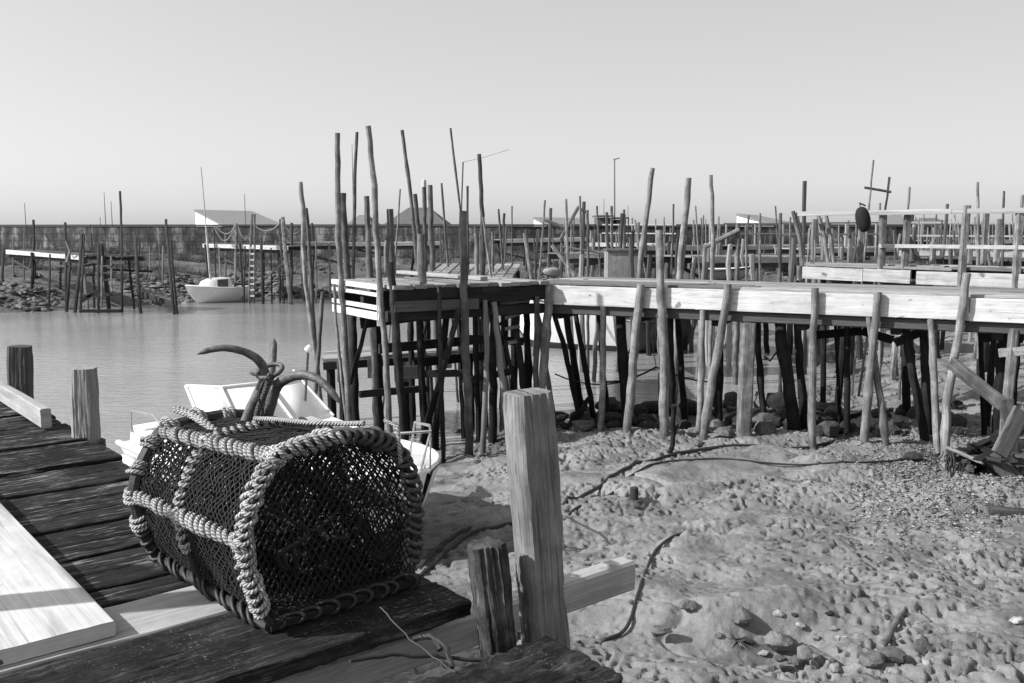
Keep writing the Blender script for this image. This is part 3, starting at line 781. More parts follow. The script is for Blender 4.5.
for pts, Y, w in (([(419, 312), (421, 360), (424, 414)], 13.2, 8), ([(448, 306), (442, 360), (437, 422)], 13.4, 8), ([(474, 304), (476, 350), (478, 410)], 13.4, 6), ([(493, 300), (493, 412)], 13.2, 9),
                  ([(505, 340), (510, 365), (517, 394)], 13.0, 4), ([(514, 299), (519, 350), (524, 390)], 13.2, 7), ([(526, 300), (529, 395)], 13.8, 8), ([(353, 312), (355, 396)], 13.6, 9), ([(376, 308), (379, 398)], 13.9, 10),
                  ([(410, 310), (412, 390)], 14.6, 7), ([(458, 305), (462, 392)], 14.4, 6), ([(504, 305), (504, 392)], 14.4, 9)):
    sp(pts, Y, w)
for a, b, Y, w in (((459, 308), (437, 392), 12.15, 7), ((436, 392), (423, 442), 12.15, 8), ((368, 318), (350, 384), 13.0, 5), ((420, 348), (432, 305), 14.6, 3), ((500, 325), (525, 300), 13.5, 5)):
    sp([a, b], Y, w, name='brace', sink=False)
for a, b, Y, h in (((505, 318), (521, 313), 13.1, .05), ((505, 329), (520, 326), 13.1, .05), ((508, 343), (517, 341), 13.1, .05), ((500, 304), (530, 300), 13.1, .05), ((397, 373), (418, 372), 12.4, .18), ((420, 374), (466, 373), 13.2, .1)):
    bar(stage, 'cross_board', W(*a, Y), W(*b, Y), .06, h, 'deck_dark' if h > .06 else 'stake')
for zz, s0, s1, off, h in ((1.95, .2, 1.9, 1.45, .16), (1.55, .5, 2.3, 1.5, .14), (2.05, .9, 2.3, .85, .13), (1.75, 1.3, 2.35, .5, .12), (1.35, .9, 2.2, 1.2, .12), (.95, .1, 1.2, 1.3, .10), (1.1, 1.4, 2.3, .7, .10)):
    bar(stage, 'cross_board', lp(s0, off, zz), lp(s1, off, zz + rn.uniform(-.18, .18)), .05, h, 'deck_dark', n=4, rag=.004)
# low staging behind
mb = MB(); planks_along(mb, (-3.0, 14.6, 1.22), (-.6, 15.0, 1.32), (-.6, 16.2, 1.32), (-3.0, 15.9, 1.22), 7, .05, rn); mb.build('low_deck', M['deck'], stage)
bar(stage, 'bearer', (-3.0, 14.62, 1.12), (-.6, 15.02, 1.22), .06, .12, 'deck_dark')
for x, y in ((-2.9, 14.7), (-1.7, 14.9), (-.7, 15.1), (-2.9, 15.8)):
    mb = MB(); mb.tube(wob([(x, y, 1.2), (x + rn.uniform(-.05, .05), y, -1)], 10, .006, rn), [.07] * 10, 8); mb.build('pile', M['pile_dark'], stage)
for px, py in ((345, 372), (375, 368), (402, 372), (444, 358)):
    p = W(px, py, 14.6)
    bar(stage, 'hanging_plank', p + Vector((0, 0, .16)), p - Vector((0, 0, .16)), .24, .05, 'stake_grey', up=(0, 1, 0), n=4, rag=.004)

# ------------------------------------------------------------------ tall mooring stakes round the landing stage
stake('slender crooked stake standing alone in the water, leftmost of those round the landing stage', [(300.5, 182), (304, 215), (303, 250), (306, 285), (311, 320), (316, 362)], 14.2, 5.5, 'stake')
stake('dark thin stake leaning beside the slender crooked one in the water', [(323, 292), (320, 330), (317, 372)], 13.8, 5, 'stake_grey')
stake('short twin of the crooked stake, tied close behind it', [(306, 208), (309, 240), (312, 290), (314, 330)], 15.2, 4.5, 'stake_grey')
stake('tall straight flat-topped pole at the outer left corner of the landing stage', [(337.5, 133), (338, 190), (338, 235), (341, 280), (345, 335), (348, 398)], 12.9, 6.5, 'stake')
stake('slim pale stake hugging the tall straight corner pole of the landing stage', [(334, 284), (336, 320), (341, 370)], 13.0, 3.5, 'stake')
stake('thick dull pole cut off square, right behind the tall straight corner pole', [(343, 193), (345, 235), (347, 276)], 14.6, 7.5, 'stake_grey')
stake('thin knotted pole with a blunt tip, between the two tallest poles of the stage', [(357, 132), (355, 165), (354.5, 210), (353, 275)], 14.4, 4, 'stake_grey')
stake('tallest pole of the landing stage, bent and knotted halfway up', [(368, 126), (371, 160), (374, 180), (376, 230), (380, 285), (385, 345), (390, 428)], 11.95, 6.8, 'stake')
stake('dark pointed pole standing behind the tallest pole of the landing stage', [(366.5, 196), (368, 235), (370, 278)], 14.3, 6.8, 'stake_grey')
stake('flat-topped stout pole at the near corner of the landing stage', [(390, 209), (391, 240), (392, 275)], 12.0, 8, 'stake_grey', sink=False)
stake('very thin twig-like stake right of the stout corner pole', [(400, 189), (398, 225), (395, 262)], 16, 2.2, 'stake')
stake('long slim pole leaning left over the back walkway', [(402, 130), (406, 160), (411, 195), (414, 230), (417, 266)], 14.8, 4.2, 'stake_grey')
stake('dark rough pole right beside the long slim leaning one', [(415, 194), (418, 225), (421, 262)], 16.5, 5, 'stake_grey')
stake('dark pole topped by a white cap, behind the landing stage', [(424, 186), (425, 225), (425, 265)], 15.6, 5, 'stake_grey')
_k = bpy.data.objects[[o.name for o in col.objects if o.get('label', '').startswith('dark pole topped')][0]]
_c = W(424, 184, 15.6); mb = MB(); mb.tube([_c - Vector((0, 0, .05)), _c + Vector((0, 0, .06)), _c + Vector((0, 0, .08))], [.042, .038, .01], 8)
mb.build('cap', M['gel_grey'], _k)
stake('thick dark pole directly right of the white-capped one', [(430, 185), (431, 225), (433, 268)], 16.4, 6, 'stake_grey')
stake('thin stake leaning left, between the dark poles and the stout front pole', [(441.5, 183), (444, 215), (447, 255)], 17.5, 2.6, 'stake_grey')
stake('long thin rod leaning left, highest point above the stout front pole', [(450.5, 128), (454, 160), (458, 190), (462, 222)], 15.2, 2.4, 'stake_grey')
stake('thin straight pole just right of the stout front pole', [(467.5, 186), (468, 230), (468, 268)], 15.5, 2.8, 'stake_grey')
stake('tall dark flat-topped pole right of the stout front pole, nearly upright', [(479, 154), (481, 190), (483, 240), (483, 272)], 15, 5, 'stake_grey')
stake('crooked pale sapling stake bending right below the tall dark pole', [(483, 217), (486, 240), (489, 262), (492, 282)], 14, 3, 'stake')
stake('short pale post cut level behind the stout front pole', [(476, 233), (477, 274)], 15, 5.5, 'stake')
stake('short broad dark post beside the short pale post', [(481, 234), (482, 274)], 15.2, 5, 'stake_grey')
stake('short thin post right of the crooked pale sapling stake', [(492.5, 232), (493, 274)], 16, 3, 'stake')
stake('thin upright stake in the gap right of the landing stage poles', [(498.5, 209), (501, 240), (503, 274)], 17, 2.6, 'stake_grey')
stake('hair-thin upright stake in the gap above the short bent post', [(512, 206), (512, 274)], 19, 1.6, 'stake_grey')
stake('short stout bent post at the corner where pier and landing stage meet', [(525, 233), (527, 250), (532, 281)], 13.6, 5.5, 'stake')
# radio whip with slanting wire
_a = W(463, 162, 22); mb = MB(); mb.tube([_a, W(461.5, 205, 22), W(461, 250, 22)], .018, 5); t = mb.build('whip_pole', M['far_dark'])
tag(t, 'fine whip pole with a wire slanting off to the right, above the landing stage', 'pole')
mb = MB(); mb.tube([_a, W(485, 157, 22), W(509, 149.5, 22)], .006, 4); mb.build('wire', M['far_stake'], t)
# ================================================================== BACKGROUND JETTIES AND STAKES
def jetty(label, p0, p1, width, z0, z1, step=1.6, deckm='far_stake', pilem='far_dark', rail=None, seed=1, pr=.055, board=True, over=0, boardm='paint'):
    rn = random.Random(seed); p0 = Vector(p0); p1 = Vector(p1); d = (p1 - p0); L = d.length; d = d / L; n_ = Vector((-d.y, d.x))
    if n_.y < 0: n_ = -n_
    def q(s, off, z=0): v = p0 + d * s + n_ * off; return Vector((v.x, v.y, z + z0 + (z1 - z0) * s / L))
    c = q(L / 2, width / 2); t = thing('jetty', label, 'jetty', (c.x, c.y, gz(c.x, c.y)))
    mb = MB(); s = 0
    while s < L:
        w_ = rn.uniform(.16, .26); mb.beam(q(s + w_ / 2, -.06 + rn.uniform(-.05, .05), rn.uniform(-.01, .01)), q(s + w_ / 2, width + .06, 0), w_ - .02, .04, tone=rn.random()); s += w_
    mb.build('deck', M[deckm], t)
    if board: bar(t, 'side_board', q(0, -.13, -.07), q(L, -.13, -.07), .03, .17, boardm, n=6, rag=.006)
    bar(t, 'bearer', q(0, width, -.12), q(L, width, -.12), .06, .16, 'far_dark')
    bar(t, 'bearer', q(0, .05, -.24), q(L, .05, -.24), .10, .14, 'far_dark')
    s = rn.uniform(0, 1)
    while s < L - 1.4:
        off = rn.choice([0, width]); dz0 = rn.uniform(-.35, -.7); dz1 = dz0 + rn.choice([0, .05, -.6, .4, -.4]); bar(t, 'brace', q(s, off, dz0), q(s + rn.uniform(1.2, 2.4), off, min(-.2, dz1)), .05, .09, rn.choice(['far_dark', 'far_dark', 'far_stake']))
        s += rn.uniform(1.2, 3.0)
    s = .1
    while s < L:
        for off in (-.04 if not board else -.19, width + .08):
            a = q(s + rn.uniform(-.15, .15), off); up = rn.choice([0, 0, .1, .5, .9, 1.3]) + over * rn.random()
            b = Vector((a.x + rn.uniform(-.2, .2), a.y + rn.uniform(-.1, .1), max(gz(a.x, a.y), -.9) - .2))
            top = a + Vector((rn.uniform(-.06, .06), 0, up))
            mb = MB(); mb.tube(wob([top, a, b], 9, .012, rn), [pr * rn.uniform(.75, 1.2)] * 9, 6, tone=rn.random()); mb.build('pile', M[pilem if rn.random() < .6 else 'far_stake'], t)
        s += step * rn.uniform(.8, 1.2)
    if rail:
        s = .2
        while s < L:
            a = q(s, width); mb = MB(); mb.beam(a, a + Vector((0, 0, rail)), .07, .07, up=(0, 1, 0), tone=rn.random()); mb.build('railing_post', M['rail'], t); s += 1.5
        for hh in ((rail, .55 * rail)):
            bar(t, 'rail', q(0, width - .05, hh - .04), q(L, width - .05, hh - .04), .03, .06, 'rail', n=4)
    return t, q
def XY(px, Y): p = W(px, 250, Y); return (p.x, p.y)
def zat(py, Y): return W(512, py, Y).z
# left jetty
jl, q = jetty('narrow jetty with a bright white side board at the far left before the marsh', XY(8, 40), XY(84, 37), 1.0, zat(250, 40), zat(256, 37), 2.2, seed=4, boardm='paint')
a, b = XY(80, 37), XY(124, 36.5)
j2, q = jetty('dark open timber jetty with a ladder at the far left, beside the white-edged one', a, b, 1.2, zat(255, 37), zat(257, 36.5), 1.1, seed=9, board=False, deckm='far_dark', pr=.06)
for pa, pb in (((80, 311), (122, 311)), ((82, 296), (122, 294)), ((80, 302), (100, 290))):
    bar(j2, 'brace', W(*pa, 35.8), W(*pb, 35.8), .06, .13, 'far_dark')
lad = thing('ladder', 'weathered ladder leaning on the dark open jetty at the far left', 'ladder', W(107, 292, 35.6))
for x0, x1 in ((102, 101.5), (111, 111.5)):
    mb = MB(); mb.beam(W(x0, 256, 36), W(x1, 292 if x0 > 105 else 308, 35.5), .06, .05, up=(0, 1, 0)); mb.build('rail', M['stake'], lad)
for y in (266, 273, 280):
    mb = MB(); mb.beam(W(102, y, 35.8), W(111.5, y, 35.8), .04, .05); mb.build('rung', M['stake_grey'], lad)
gw = thing('gangplank', 'sloping plank gangway running down to the water from the dark open jetty', 'gangplank', W(160, 303, 36.5))
mb = MB(); planks_along(mb, W(140, 292, 37), W(175, 304, 36), W(177, 300, 37.2), W(142, 289, 38.2), 4, .05, random.Random(2), lmin=3); mb.build('deck', M['far_stake'], gw)
bar(gw, 'side_beam', W(140, 293.5, 36.95), W(176, 305.5, 35.95), .08, .22, 'far_dark')
bar(gw, 'side_beam', W(152, 302, 36.4), W(176, 309, 35.9), .06, .12, 'far_dark')
for pts, Y, w, lab in (([(13, 238), (13, 266)], 41, 2, 'short pale stake at the left end of the white-edged jetty'), ([(24.5, 226), (24, 272)], 40.5, 1.8, 'thin stake second from the left along the white-edged jetty'),
        ([(34, 238), (33, 288)], 39.5, 2.4, 'pale stake third from the left along the white-edged jetty'), ([(50, 254), (49, 312)], 37.5, 2.4, 'dark stake standing in rubble left of the leaning pair'),
        ([(67, 242), (70, 262), (66, 318)], 36.8, 3.6, 'dark leaning stake with a forked pale branch at the end of the white board'), ([(82, 233), (80, 265), (74, 322)], 36.4, 3.8, 'stout pale-topped stake leaning right, largest of the pair in the left water'),
        ([(84, 234), (83, 270), (80, 318)], 36.6, 2.6, 'slim twin right behind the stout leaning stake in the left water'),
        ([(120, 191), (121.5, 225), (122, 320)], 36.6, 2.8, 'very tall thin stake rising above the wall at the dark open jetty'), ([(136, 237), (137, 270), (141, 320)], 36, 4, 'stout dark stake standing in the water right of the very tall thin one'),
        ([(166, 219), (169, 260), (175, 322)], 35.6, 3.4, 'leaning stake at the lower end of the gangway'), ([(171, 240), (174, 280), (178, 320)], 35.8, 2.6, 'thinner stake crossing behind the one at the end of the gangway'),
        ([(98.5, 243), (98.5, 310)], 36.2, 3, 'straight dark stake beside the weathered ladder')):
    stake(lab, pts, Y, w, 'far_dark' if w > 2.2 else 'far_stake')
mb = MB(); mb.tube([W(67, 262, 36.5), W(70, 251, 36.5), W(66, 241, 36.5)], [.07, .05, .03], 5); tag(mb.build('branch', M['stake'], angle=60), 'pale forked branch caught on the leaning stake at the left', 'branch')
mb = MB(); mb.tube(sag(W(45, 234, 37), W(58, 248, 37), .1, 5) + sag(W(58, 248, 37), W(80, 238, 36.6), .12, 6), .025, 5); tag(mb.build('rope', M['rope_old_and_shaded']), 'slack rope hung between stakes over the white-edged jetty', 'rope')
# middle-left jetty
jm, q = jetty('jetty with a broad white side board and rope handrails behind the white sailing boat', XY(205, 43), XY(290, 41), 1.2, zat(244, 43), zat(246.5, 41), 2.4, seed=14, pr=.05, boardm='paint')
tag(jm, None, None)
bar(jm, 'brace', W(208, 262, 42.5), W(219, 248, 42.5), .05, .10, 'far_dark'); bar(jm, 'brace', W(222, 258, 42), W(236, 250, 42), .05, .1, 'far_dark'); bar(jm, 'brace', W(264, 278, 40.8), W(286, 261, 40.8), .05, .1, 'far_stake'); bar(jm, 'brace', W(240, 272, 40.8), W(251, 258, 40.8), .05, .1, 'far_dark')
for x0, x1, y0, y1, s in ((214, 235, 226, 224, .32), (216, 236, 226, 226, .16), (238, 252, 226, 226, .26), (254, 280, 225, 223, .14), (286, 302, 227, 227, .14)):
    mb = MB(); mb.tube(sag(W(x0, y0, 42), W(x1, y1, 42), s * 2.2), .028, 5); mb.build('rope_handrail', M['rope'], jm)
for pts, Y, w, lab in (([(214, 225), (214.5, 240)], 42.5, 1.8, 'short pale post at the left end of the rope handrail'), ([(236, 223), (236, 245), (235, 296)], 42, 2.6, 'slim stake holding up the rope handrail, left of the ladder'),
        ([(219, 247), (220, 264)], 42.5, 2.2, 'stubby pale prop under the white-edged jetty behind the sailing boat'), ([(252, 214), (250.5, 250), (249.5, 300)], 40.8, 2.6, 'left one of the two close poles carrying the white-runged ladder'), ([(254.5, 214), (254.5, 250), (254, 300)], 40.8, 2.6, 'right one of the two close poles carrying the white-runged ladder'),
        ([(261, 238), (262, 270), (263, 304)], 40.6, 3.2, 'thick dark stake right of the white-runged ladder'), ([(280, 219), (280, 245)], 41.5, 2, 'short pale post behind the stout leaning stake by the white jetty'),
        ([(282.5, 217), (286, 255), (291, 306)], 40.4, 4.6, 'stout stake leaning left at the right end of the white jetty'), ([(271, 248), (272, 300)], 41, 1.8, 'thin dark stake under the right half of the white-edged jetty'),
        ([(245, 246), (244, 296)], 41, 2, 'thin dark stake left of the white-runged ladder')):
    stake(lab, pts, Y, w, 'far_dark' if w in (3.2, 2, 1.8) else 'stake')
lad = thing('ladder', 'ladder with bright white rungs hanging from the jetty behind the sailing boat', 'ladder', W(252, 298, 40.7))
for y in range(248, 298, 6):
    mb = MB(); mb.beam(W(250.4, y, 40.65), W(254.4, y, 40.65), .05, .08); mb.build('rung', M['paint'], lad)
jetty('low jetty stretching from the white one towards the slender crooked stake', XY(290, 42), XY(345, 44), 1.0, zat(243, 42), zat(242, 44), 1.7, seed=17, boardm='pale_plank')
jetty('jetty on the far bank seen between the tall poles of the landing stage', XY(345, 44), XY(440, 45), 1.2, zat(243, 44), zat(242, 45), 1.8, seed=18, boardm='paint', rail=None)
jetty('far jetty with a pale edge along the wall, left of the dark hut', XY(500, 46), XY(585, 47), 1.4, zat(240, 46), zat(238, 47), 1.8, seed=19, boardm='paint')
jetty('far jetty below the two dark huts', XY(590, 44), XY(665, 42), 1.3, zat(243, 44), zat(244, 42), 1.6, seed=20, boardm='pale_plank', rail=.9)
jetty('mid-distance plank jetty ending beside the grey locker', XY(690, 25), XY(835, 27), 1.4, zat(257, 25), zat(257, 27), 1.5, seed=21, boardm='pale_plank')
jetty('far jetty left of the sloping pale handrail', XY(640, 33), XY(700, 34), 1.2, zat(246, 33), zat(246, 34), 1.4, seed=22, boardm='pale_plank')
jetty('far jetty with a pale railing left of the white railing walkway', XY(740, 40), XY(850, 42), 1.4, zat(246, 40), zat(245, 42), 1.6, seed=23, boardm='pale_plank', rail=1.0)
jetty('far jetty seen through the white railing, left part', XY(800, 33), XY(905, 35), 1.2, zat(249, 33), zat(247, 35), 1.5, seed=24, boardm='pale_plank', rail=.95)
jetty('far jetty seen through the white railing, right part', XY(900, 30), XY(1040, 28), 1.3, zat(251, 30), zat(253, 28), 1.5, seed=25, boardm='pale_plank', rail=.95)
jetty('farthest jetty along the sea wall at the right edge', XY(930, 46), XY(1060, 48), 1.3, zat(241, 46), zat(240, 48), 1.6, seed=26, boardm='paint')
jetty('slender jetty on thin legs in the mud behind the pier, right of centre', XY(560, 30), XY(640, 31), 1.0, zat(254, 30), zat(252, 31), 1.4, seed=27, boardm='pale_plank', over=.4)
jetty('dark low jetty seen between the pier poles, right of the moored boats', XY(650, 24), XY(850, 22.5), 1.5, 1.72, 1.78, .75, seed=31, board=False, deckm='far_dark', pr=.07)
jetty('dark timber jetty directly behind the left half of the white railing', XY(800, 21), XY(900, 20), 1.2, zat(262, 21), zat(263, 20), 1.0, seed=32, board=False, deckm='far_dark', over=.5)
jetty('dark timber jetty behind the right half of the white railing', XY(905, 23), XY(1050, 20), 1.2, zat(257, 23), zat(261, 20), 1.0, seed=33, board=False, deckm='far_dark', over=.6)
jetty('dark old jetty behind the grey locker', XY(600, 27), XY(690, 28), 1.2, zat(258, 27), zat(257, 28), 1.0, seed=34, board=False, deckm='far_dark', over=.5)
# sloping poles and handrails in the middle distance
for lab, a, b, Y, w in (('pale pole sloping down from the leaning grey stakes, left of the locker', (552, 245), (575, 275), 22, .10), ('thin pale rail running level from the locker to the left', (562, 247), (613, 254.5), 22.4, .06),
                        ('slanted grey pole propped between two upright stakes, left of the dark hut', (579, 206), (560, 240), 27, .10), ('white plank sloping down across the stakes left of the dark hut', (545, 220), (566, 228), 27.5, .09),
                        ('crosspiece nailed between two upright stakes, left of the dark hut', (580, 209), (588, 213), 27, .08)):
    mb = MB(); mb.tube([W(*a, Y), W(*b, Y)], w / 2, 6); tag(mb.build('pole', M['stake' if 'pale' in lab or 'white' in lab else 'stake_grey']), lab, 'pole')
hr = thing('handrail', 'pale pole handrail sloping up between two posts behind the pier', 'handrail', W(722, 262, 19.5))
for pts, w in (([(705, 244), (704, 262), (703, 281)], 5), ([(738, 223), (737.5, 250), (737, 281)], 5.5)): part_pole(hr, 'post', pts, 19.5, w, 'stake')
mb = MB(); mb.tube([W(705, 247, 19.45), W(739, 230, 19.45)], .05, 7); mb.build('rail', M['stake'], hr)
S = [([(545, 200), (542.5, 235), (540, 268)], 24, 2.4, 'leaning stake above the pale shed roof, left of the wood tangle'), ([(566, 199), (567, 240), (569, 277)], 20, 3.2, 'straight stake leaning slightly left, left of the slanted grey pole'),
     ([(580, 196), (581, 235), (582, 270)], 22, 2.6, 'tallest upright stake carrying the slanted grey pole'), ([(587.5, 210), (588, 245), (588, 278)], 21, 3.2, 'dark stake right of the tallest one that carries the slanted pole'),
     ([(597, 206), (598.5, 240), (600, 273)], 23, 2.4, 'thin stake in front of the larger dark hut'), ([(611.5, 206), (612, 250)], 26, 3.4, 'dark square-topped stake in front of the right corner of the larger dark hut'),
     ([(621, 213), (620.5, 248)], 30, 1.6, 'hair-thin stake in front of the smaller dark hut'), ([(625, 214), (625.5, 250)], 32, 1.4, 'very thin stake right of the hair-thin one at the smaller hut'),
     ([(635, 220), (638, 235), (641, 250)], 26, 1.8, 'thin stake leaning left, just left of the big crooked pale stake'), ([(655.5, 219), (656, 236)], 30, 1.6, 'short thin stake right of the big crooked pale stake'), ([(664, 217), (664.5, 240)], 30, 1.6, 'thin stake standing between the two big pale stakes'),
     ([(673.5, 204), (673, 235), (671.5, 264)], 21, 2.2, 'slim dark stake left of the thick flat-topped pale stake'), ([(695.5, 206), (697, 230), (698.5, 256)], 22, 2.0, 'slim stake leaning left, right of the thick flat-topped pale stake'),
     ([(746, 225), (746.5, 282)], 19, 2.6, 'thin post right of the sloping handrail'), ([(713, 237), (713, 280)], 18, 3.6, 'short pale post just right of the lower handrail post'), ([(760, 213), (760, 256)], 24, 3, 'square-cut stake in front of the white shed'),
     ([(775.5, 206), (777, 235), (779, 262)], 20, 1.8, 'thin dark stake behind the left end of the white railing'), ([(780.5, 213), (780, 245), (780, 282)], 17, 3.8, 'pale stake left of the white railing, in front of the thin dark one'),
     ([(790.5, 217), (790, 250)], 23, 2.4, 'slim stake between the pale stake and the curved railing posts'), ([(810, 228), (808, 258)], 19, 3, 'short pale stake between the two pairs of curved railing posts'), ([(815, 240), (815, 262)], 18, 2.6, 'stubby stake right of the short pale one behind the railing'),
     ([(873.5, 160), (871, 185), (866, 240)], 16.5, 2.4, 'tallest pole of the H shape above the black fender'), ([(889.5, 177), (886, 205), (881, 240)], 16.6, 2.8, 'shorter pole of the H shape, right of the tallest one'),
     ([(909.5, 187), (907, 215), (905, 262)], 15.2, 3, 'thin pole rising above the railing right of the H-shaped pair'), ([(977.5, 182), (978, 215), (978, 264)], 15.8, 3.4, 'tall pale pole above the railing near the right edge, square topped'),
     ([(1004, 191), (1003, 225), (1002, 264)], 16.2, 2.8, 'knob-topped dark pole above the railing at the right edge'), ([(880, 203), (880, 262)], 15.5, 3, 'short forked stake right beside the black fender')]
for pts, Y, w, lab in S: stake(lab, pts, Y, w, 'stake_grey' if 'dark' in lab else 'stake')
mb = MB(); mb.tube([W(864.5, 187.5, 16.5), W(891, 192, 16.5)], .022, 6); tag(mb.build('crosspiece', M['stake_grey']), 'thin crosspiece tied across the H-shaped pair of poles', 'crosspiece')
stake('big crooked pale stake with a bent tip behind the pier, tapering upward', [(652.5, 168), (651, 178), (649, 195), (645, 225), (641, 255), (639, 282)], 14.9, 7, 'stake', taper=.7)
stake('thick flat-topped pale stake leaning right behind the pier', [(688.5, 178), (687, 205), (683, 235), (680, 262), (679, 285)], 15.6, 7.5, 'stake', taper=.8)
stake('straight tall stake with a pale mark near its top, right of the thick flat-topped one', [(711, 175), (712, 205), (713, 240), (712, 282)], 16, 4.8, 'stake')
stake('short pale stake left of the two big leaning stakes, cut off at an angle', [(657, 232), (657.5, 262)], 17, 3.5, 'stake', sink=True)
# locker, tarp-covered dinghy and clutter behind the pier deck
a = W(608, 251, 20); b = W(641, 274, 20); t = thing('locker', 'grey panelled locker with a flat lid standing behind the pier deck', 'locker', ((a.x + b.x) / 2, 20.4, b.z))
mb = MB(); mb.beam(((a.x + b.x) / 2, 20.0, (a.z + 1.83) / 2), ((a.x + b.x) / 2, 20.8, (a.z + 1.83) / 2), b.x - a.x, a.z - 1.83, bev=.01); mb.build('body', M['crate'], t)
mb = MB(); mb.beam(((a.x + b.x) / 2, 19.96, a.z + .015), ((a.x + b.x) / 2, 20.84, a.z + .015), b.x - a.x + .06, .04, bev=.005); mb.build('lid', M['stake_grey'], t)
jetty('small dark staging carrying the grey panelled locker behind the pier', XY(592, 19.8), XY(656, 20.0), 1.3, 1.8, 1.8, .9, seed=41, board=False, deckm='far_dark', pr=.06)
jetty('small dark staging carrying the pale dinghy behind the pier', XY(694, 21.4), XY(762, 21.6), 1.3, 2.03, 2.03, .9, seed=42, board=False, deckm='far_dark', pr=.06)
# many thin stakes far behind on the right, told apart by nothing
rn = random.Random(33)
for i in range(120):
    px = rn.choice([rn.uniform(545, 640), rn.uniform(690, 860), rn.uniform(860, 1024), rn.uniform(860, 1024), rn.uniform(920, 962)])
    Y = rn.uniform(27, 49); top = rn.uniform(214, 240); lean = rn.uniform(-3, 3)
    stake('thin grey stake in the crowded jetties far behind the pier on the right', [(px, top), (px + lean, 262)], Y, rn.uniform(1.3, 2.4), rn.choice(['far_stake', 'far_stake', 'far_dark', 'stake']), group='thin stakes among the far jetties on the right')
for i in range(14):
    px = rn.uniform(405, 540); Y = rn.uniform(30, 48); top = rn.uniform(226, 242)
    stake('thin grey stake on the far bank seen past the landing stage', [(px, top), (px + rn.uniform(-2, 2), 262)], Y, rn.uniform(1.3, 2.2), rn.choice(['far_stake', 'far_dark']), group='thin stakes on the far bank behind the landing stage')
for i in range(12):
    px = rn.uniform(300, 335) if i < 4 else rn.uniform(2, 200); Y = rn.uniform(40, 47); top = rn.uniform(238, 250)
    stake('short thin stake in the marsh below the sea wall on the left', [(px, top), (px + rn.uniform(-1, 1), 268)], Y, rn.uniform(1.2, 2.0), rn.choice(['far_stake', 'far_dark']), group='short stakes in the marsh on the left')
# stumps of old stakes on the mud behind the pier, right
for i in range(16):
    p = Z(rn.uniform(830, 1020), rn.uniform(332, 372), .5)
    mb = MB(); z0 = gz(p.x, p.y); hh = rn.uniform(.5, 1.6)
    mb.tube(wob([(p.x + rn.uniform(-.2, .2), p.y, z0 + hh), (p.x, p.y, z0 - .2)], 6, .01, rn), [rn.uniform(.03, .07)] * 6, 6, tone=rn.random())
    tag(mb.build('stump', M[rn.choice(['stake', 'pile_dark', 'stake_grey'])]), 'thin old stake stump standing in the mud beyond the pier on the right', 'stump', 'old stake stumps in the mud beyond the pier')

# ================================================================== BOATS
def hull_fn(L, B, D, full=.45, rake=.35, tr=.86, keel=.22):
    def st(t):
        b = B / 2 * (tr + (1 - tr) * min(1, t / .35)) if t < .35 else B / 2 * max(.012, 1 - ((t - .35) / .65) ** (1.8 + full)) ** .75
        sh = D * (1 + .16 * max(0, t - .3) ** 1.5 * 2)
        kz = D * keel * 0 + D * .75 * max(0, (t - .72) / .28) ** 2.4
        return b, sh, kz
    return st
def boat_frame(S, u):
    u = Vector((u[0], u[1], 0)).normalized(); v = Vector((-u.y, u.x, 0)); S = Vector(S)
    return lambda x, y, z: S + u * x + v * y + Vector((0, 0, z))
def hull_parts(t, fr, L, B, D, mat, bottom, st, n=26, m=9, rail='gel', deckm='gel', boot=.22, camber=.05):
    rows = []; rows_lo = []; g0 = []; g1 = []; lo = []
    for i in range(n):
        tt = i / (n - 1); b, sh, kz = st(tt); x = L * tt
        half = []
        for j in range(m):
            s = j / (m - 1); y = b * (s ** .55) * (.86 + .14 * s); z = kz + (sh - kz) * s ** 1.35
            half.append((y, z))
        rows.append([fr(x + .10 * L * (z_ / D - 1) * (tt ** 6), -y_, z_) for y_, z_ in half[::-1]] + [fr(x + .10 * L * (z_ / D - 1) * (tt ** 6), y_, z_) for y_, z_ in half[1:]])
    mb = MB(); k = int(m * .42)
    top = [r[:m - k] for r in rows]; top2 = [r[m - 1 + k:] for r in rows]; low = [r[m - 1 - k:m + k] for r in rows]
    mb.grid(top); mb.grid(top2)
    tr = rows[0]; mb.poly(tr[::-1])
    h = mb.build('hull', mat, t, angle=50)
    mb = MB(); mb.grid(low); mb.build('hull_bottom', bottom, t, angle=50)
    # deck
    drows = []
    for i in range(n):
        tt = i / (n - 1); b, sh, kz = st(tt); x = L * tt
        drows.append([fr(x, -b * (1 - 2 * j / 8) * .99, sh - .015 + camber * (1 - (1 - 2 * j / 8) ** 2)) for j in range(9)])
    mb = MB(); mb.grid(drows); mb.build('deck', M[deckm], t, angle=50)
    P = [fr(L * i / (n - 1), -st(i / (n - 1))[0], st(i / (n - 1))[1]) for i in range(n)] + [fr(L * i / (n - 1), st(i / (n - 1))[0], st(i / (n - 1))[1]) for i in range(n - 1, -1, -1)]
    mb = MB(); mb.tube(P, .028, 6); mb.build('rubbing_strake', M[rail], t)
    return rows
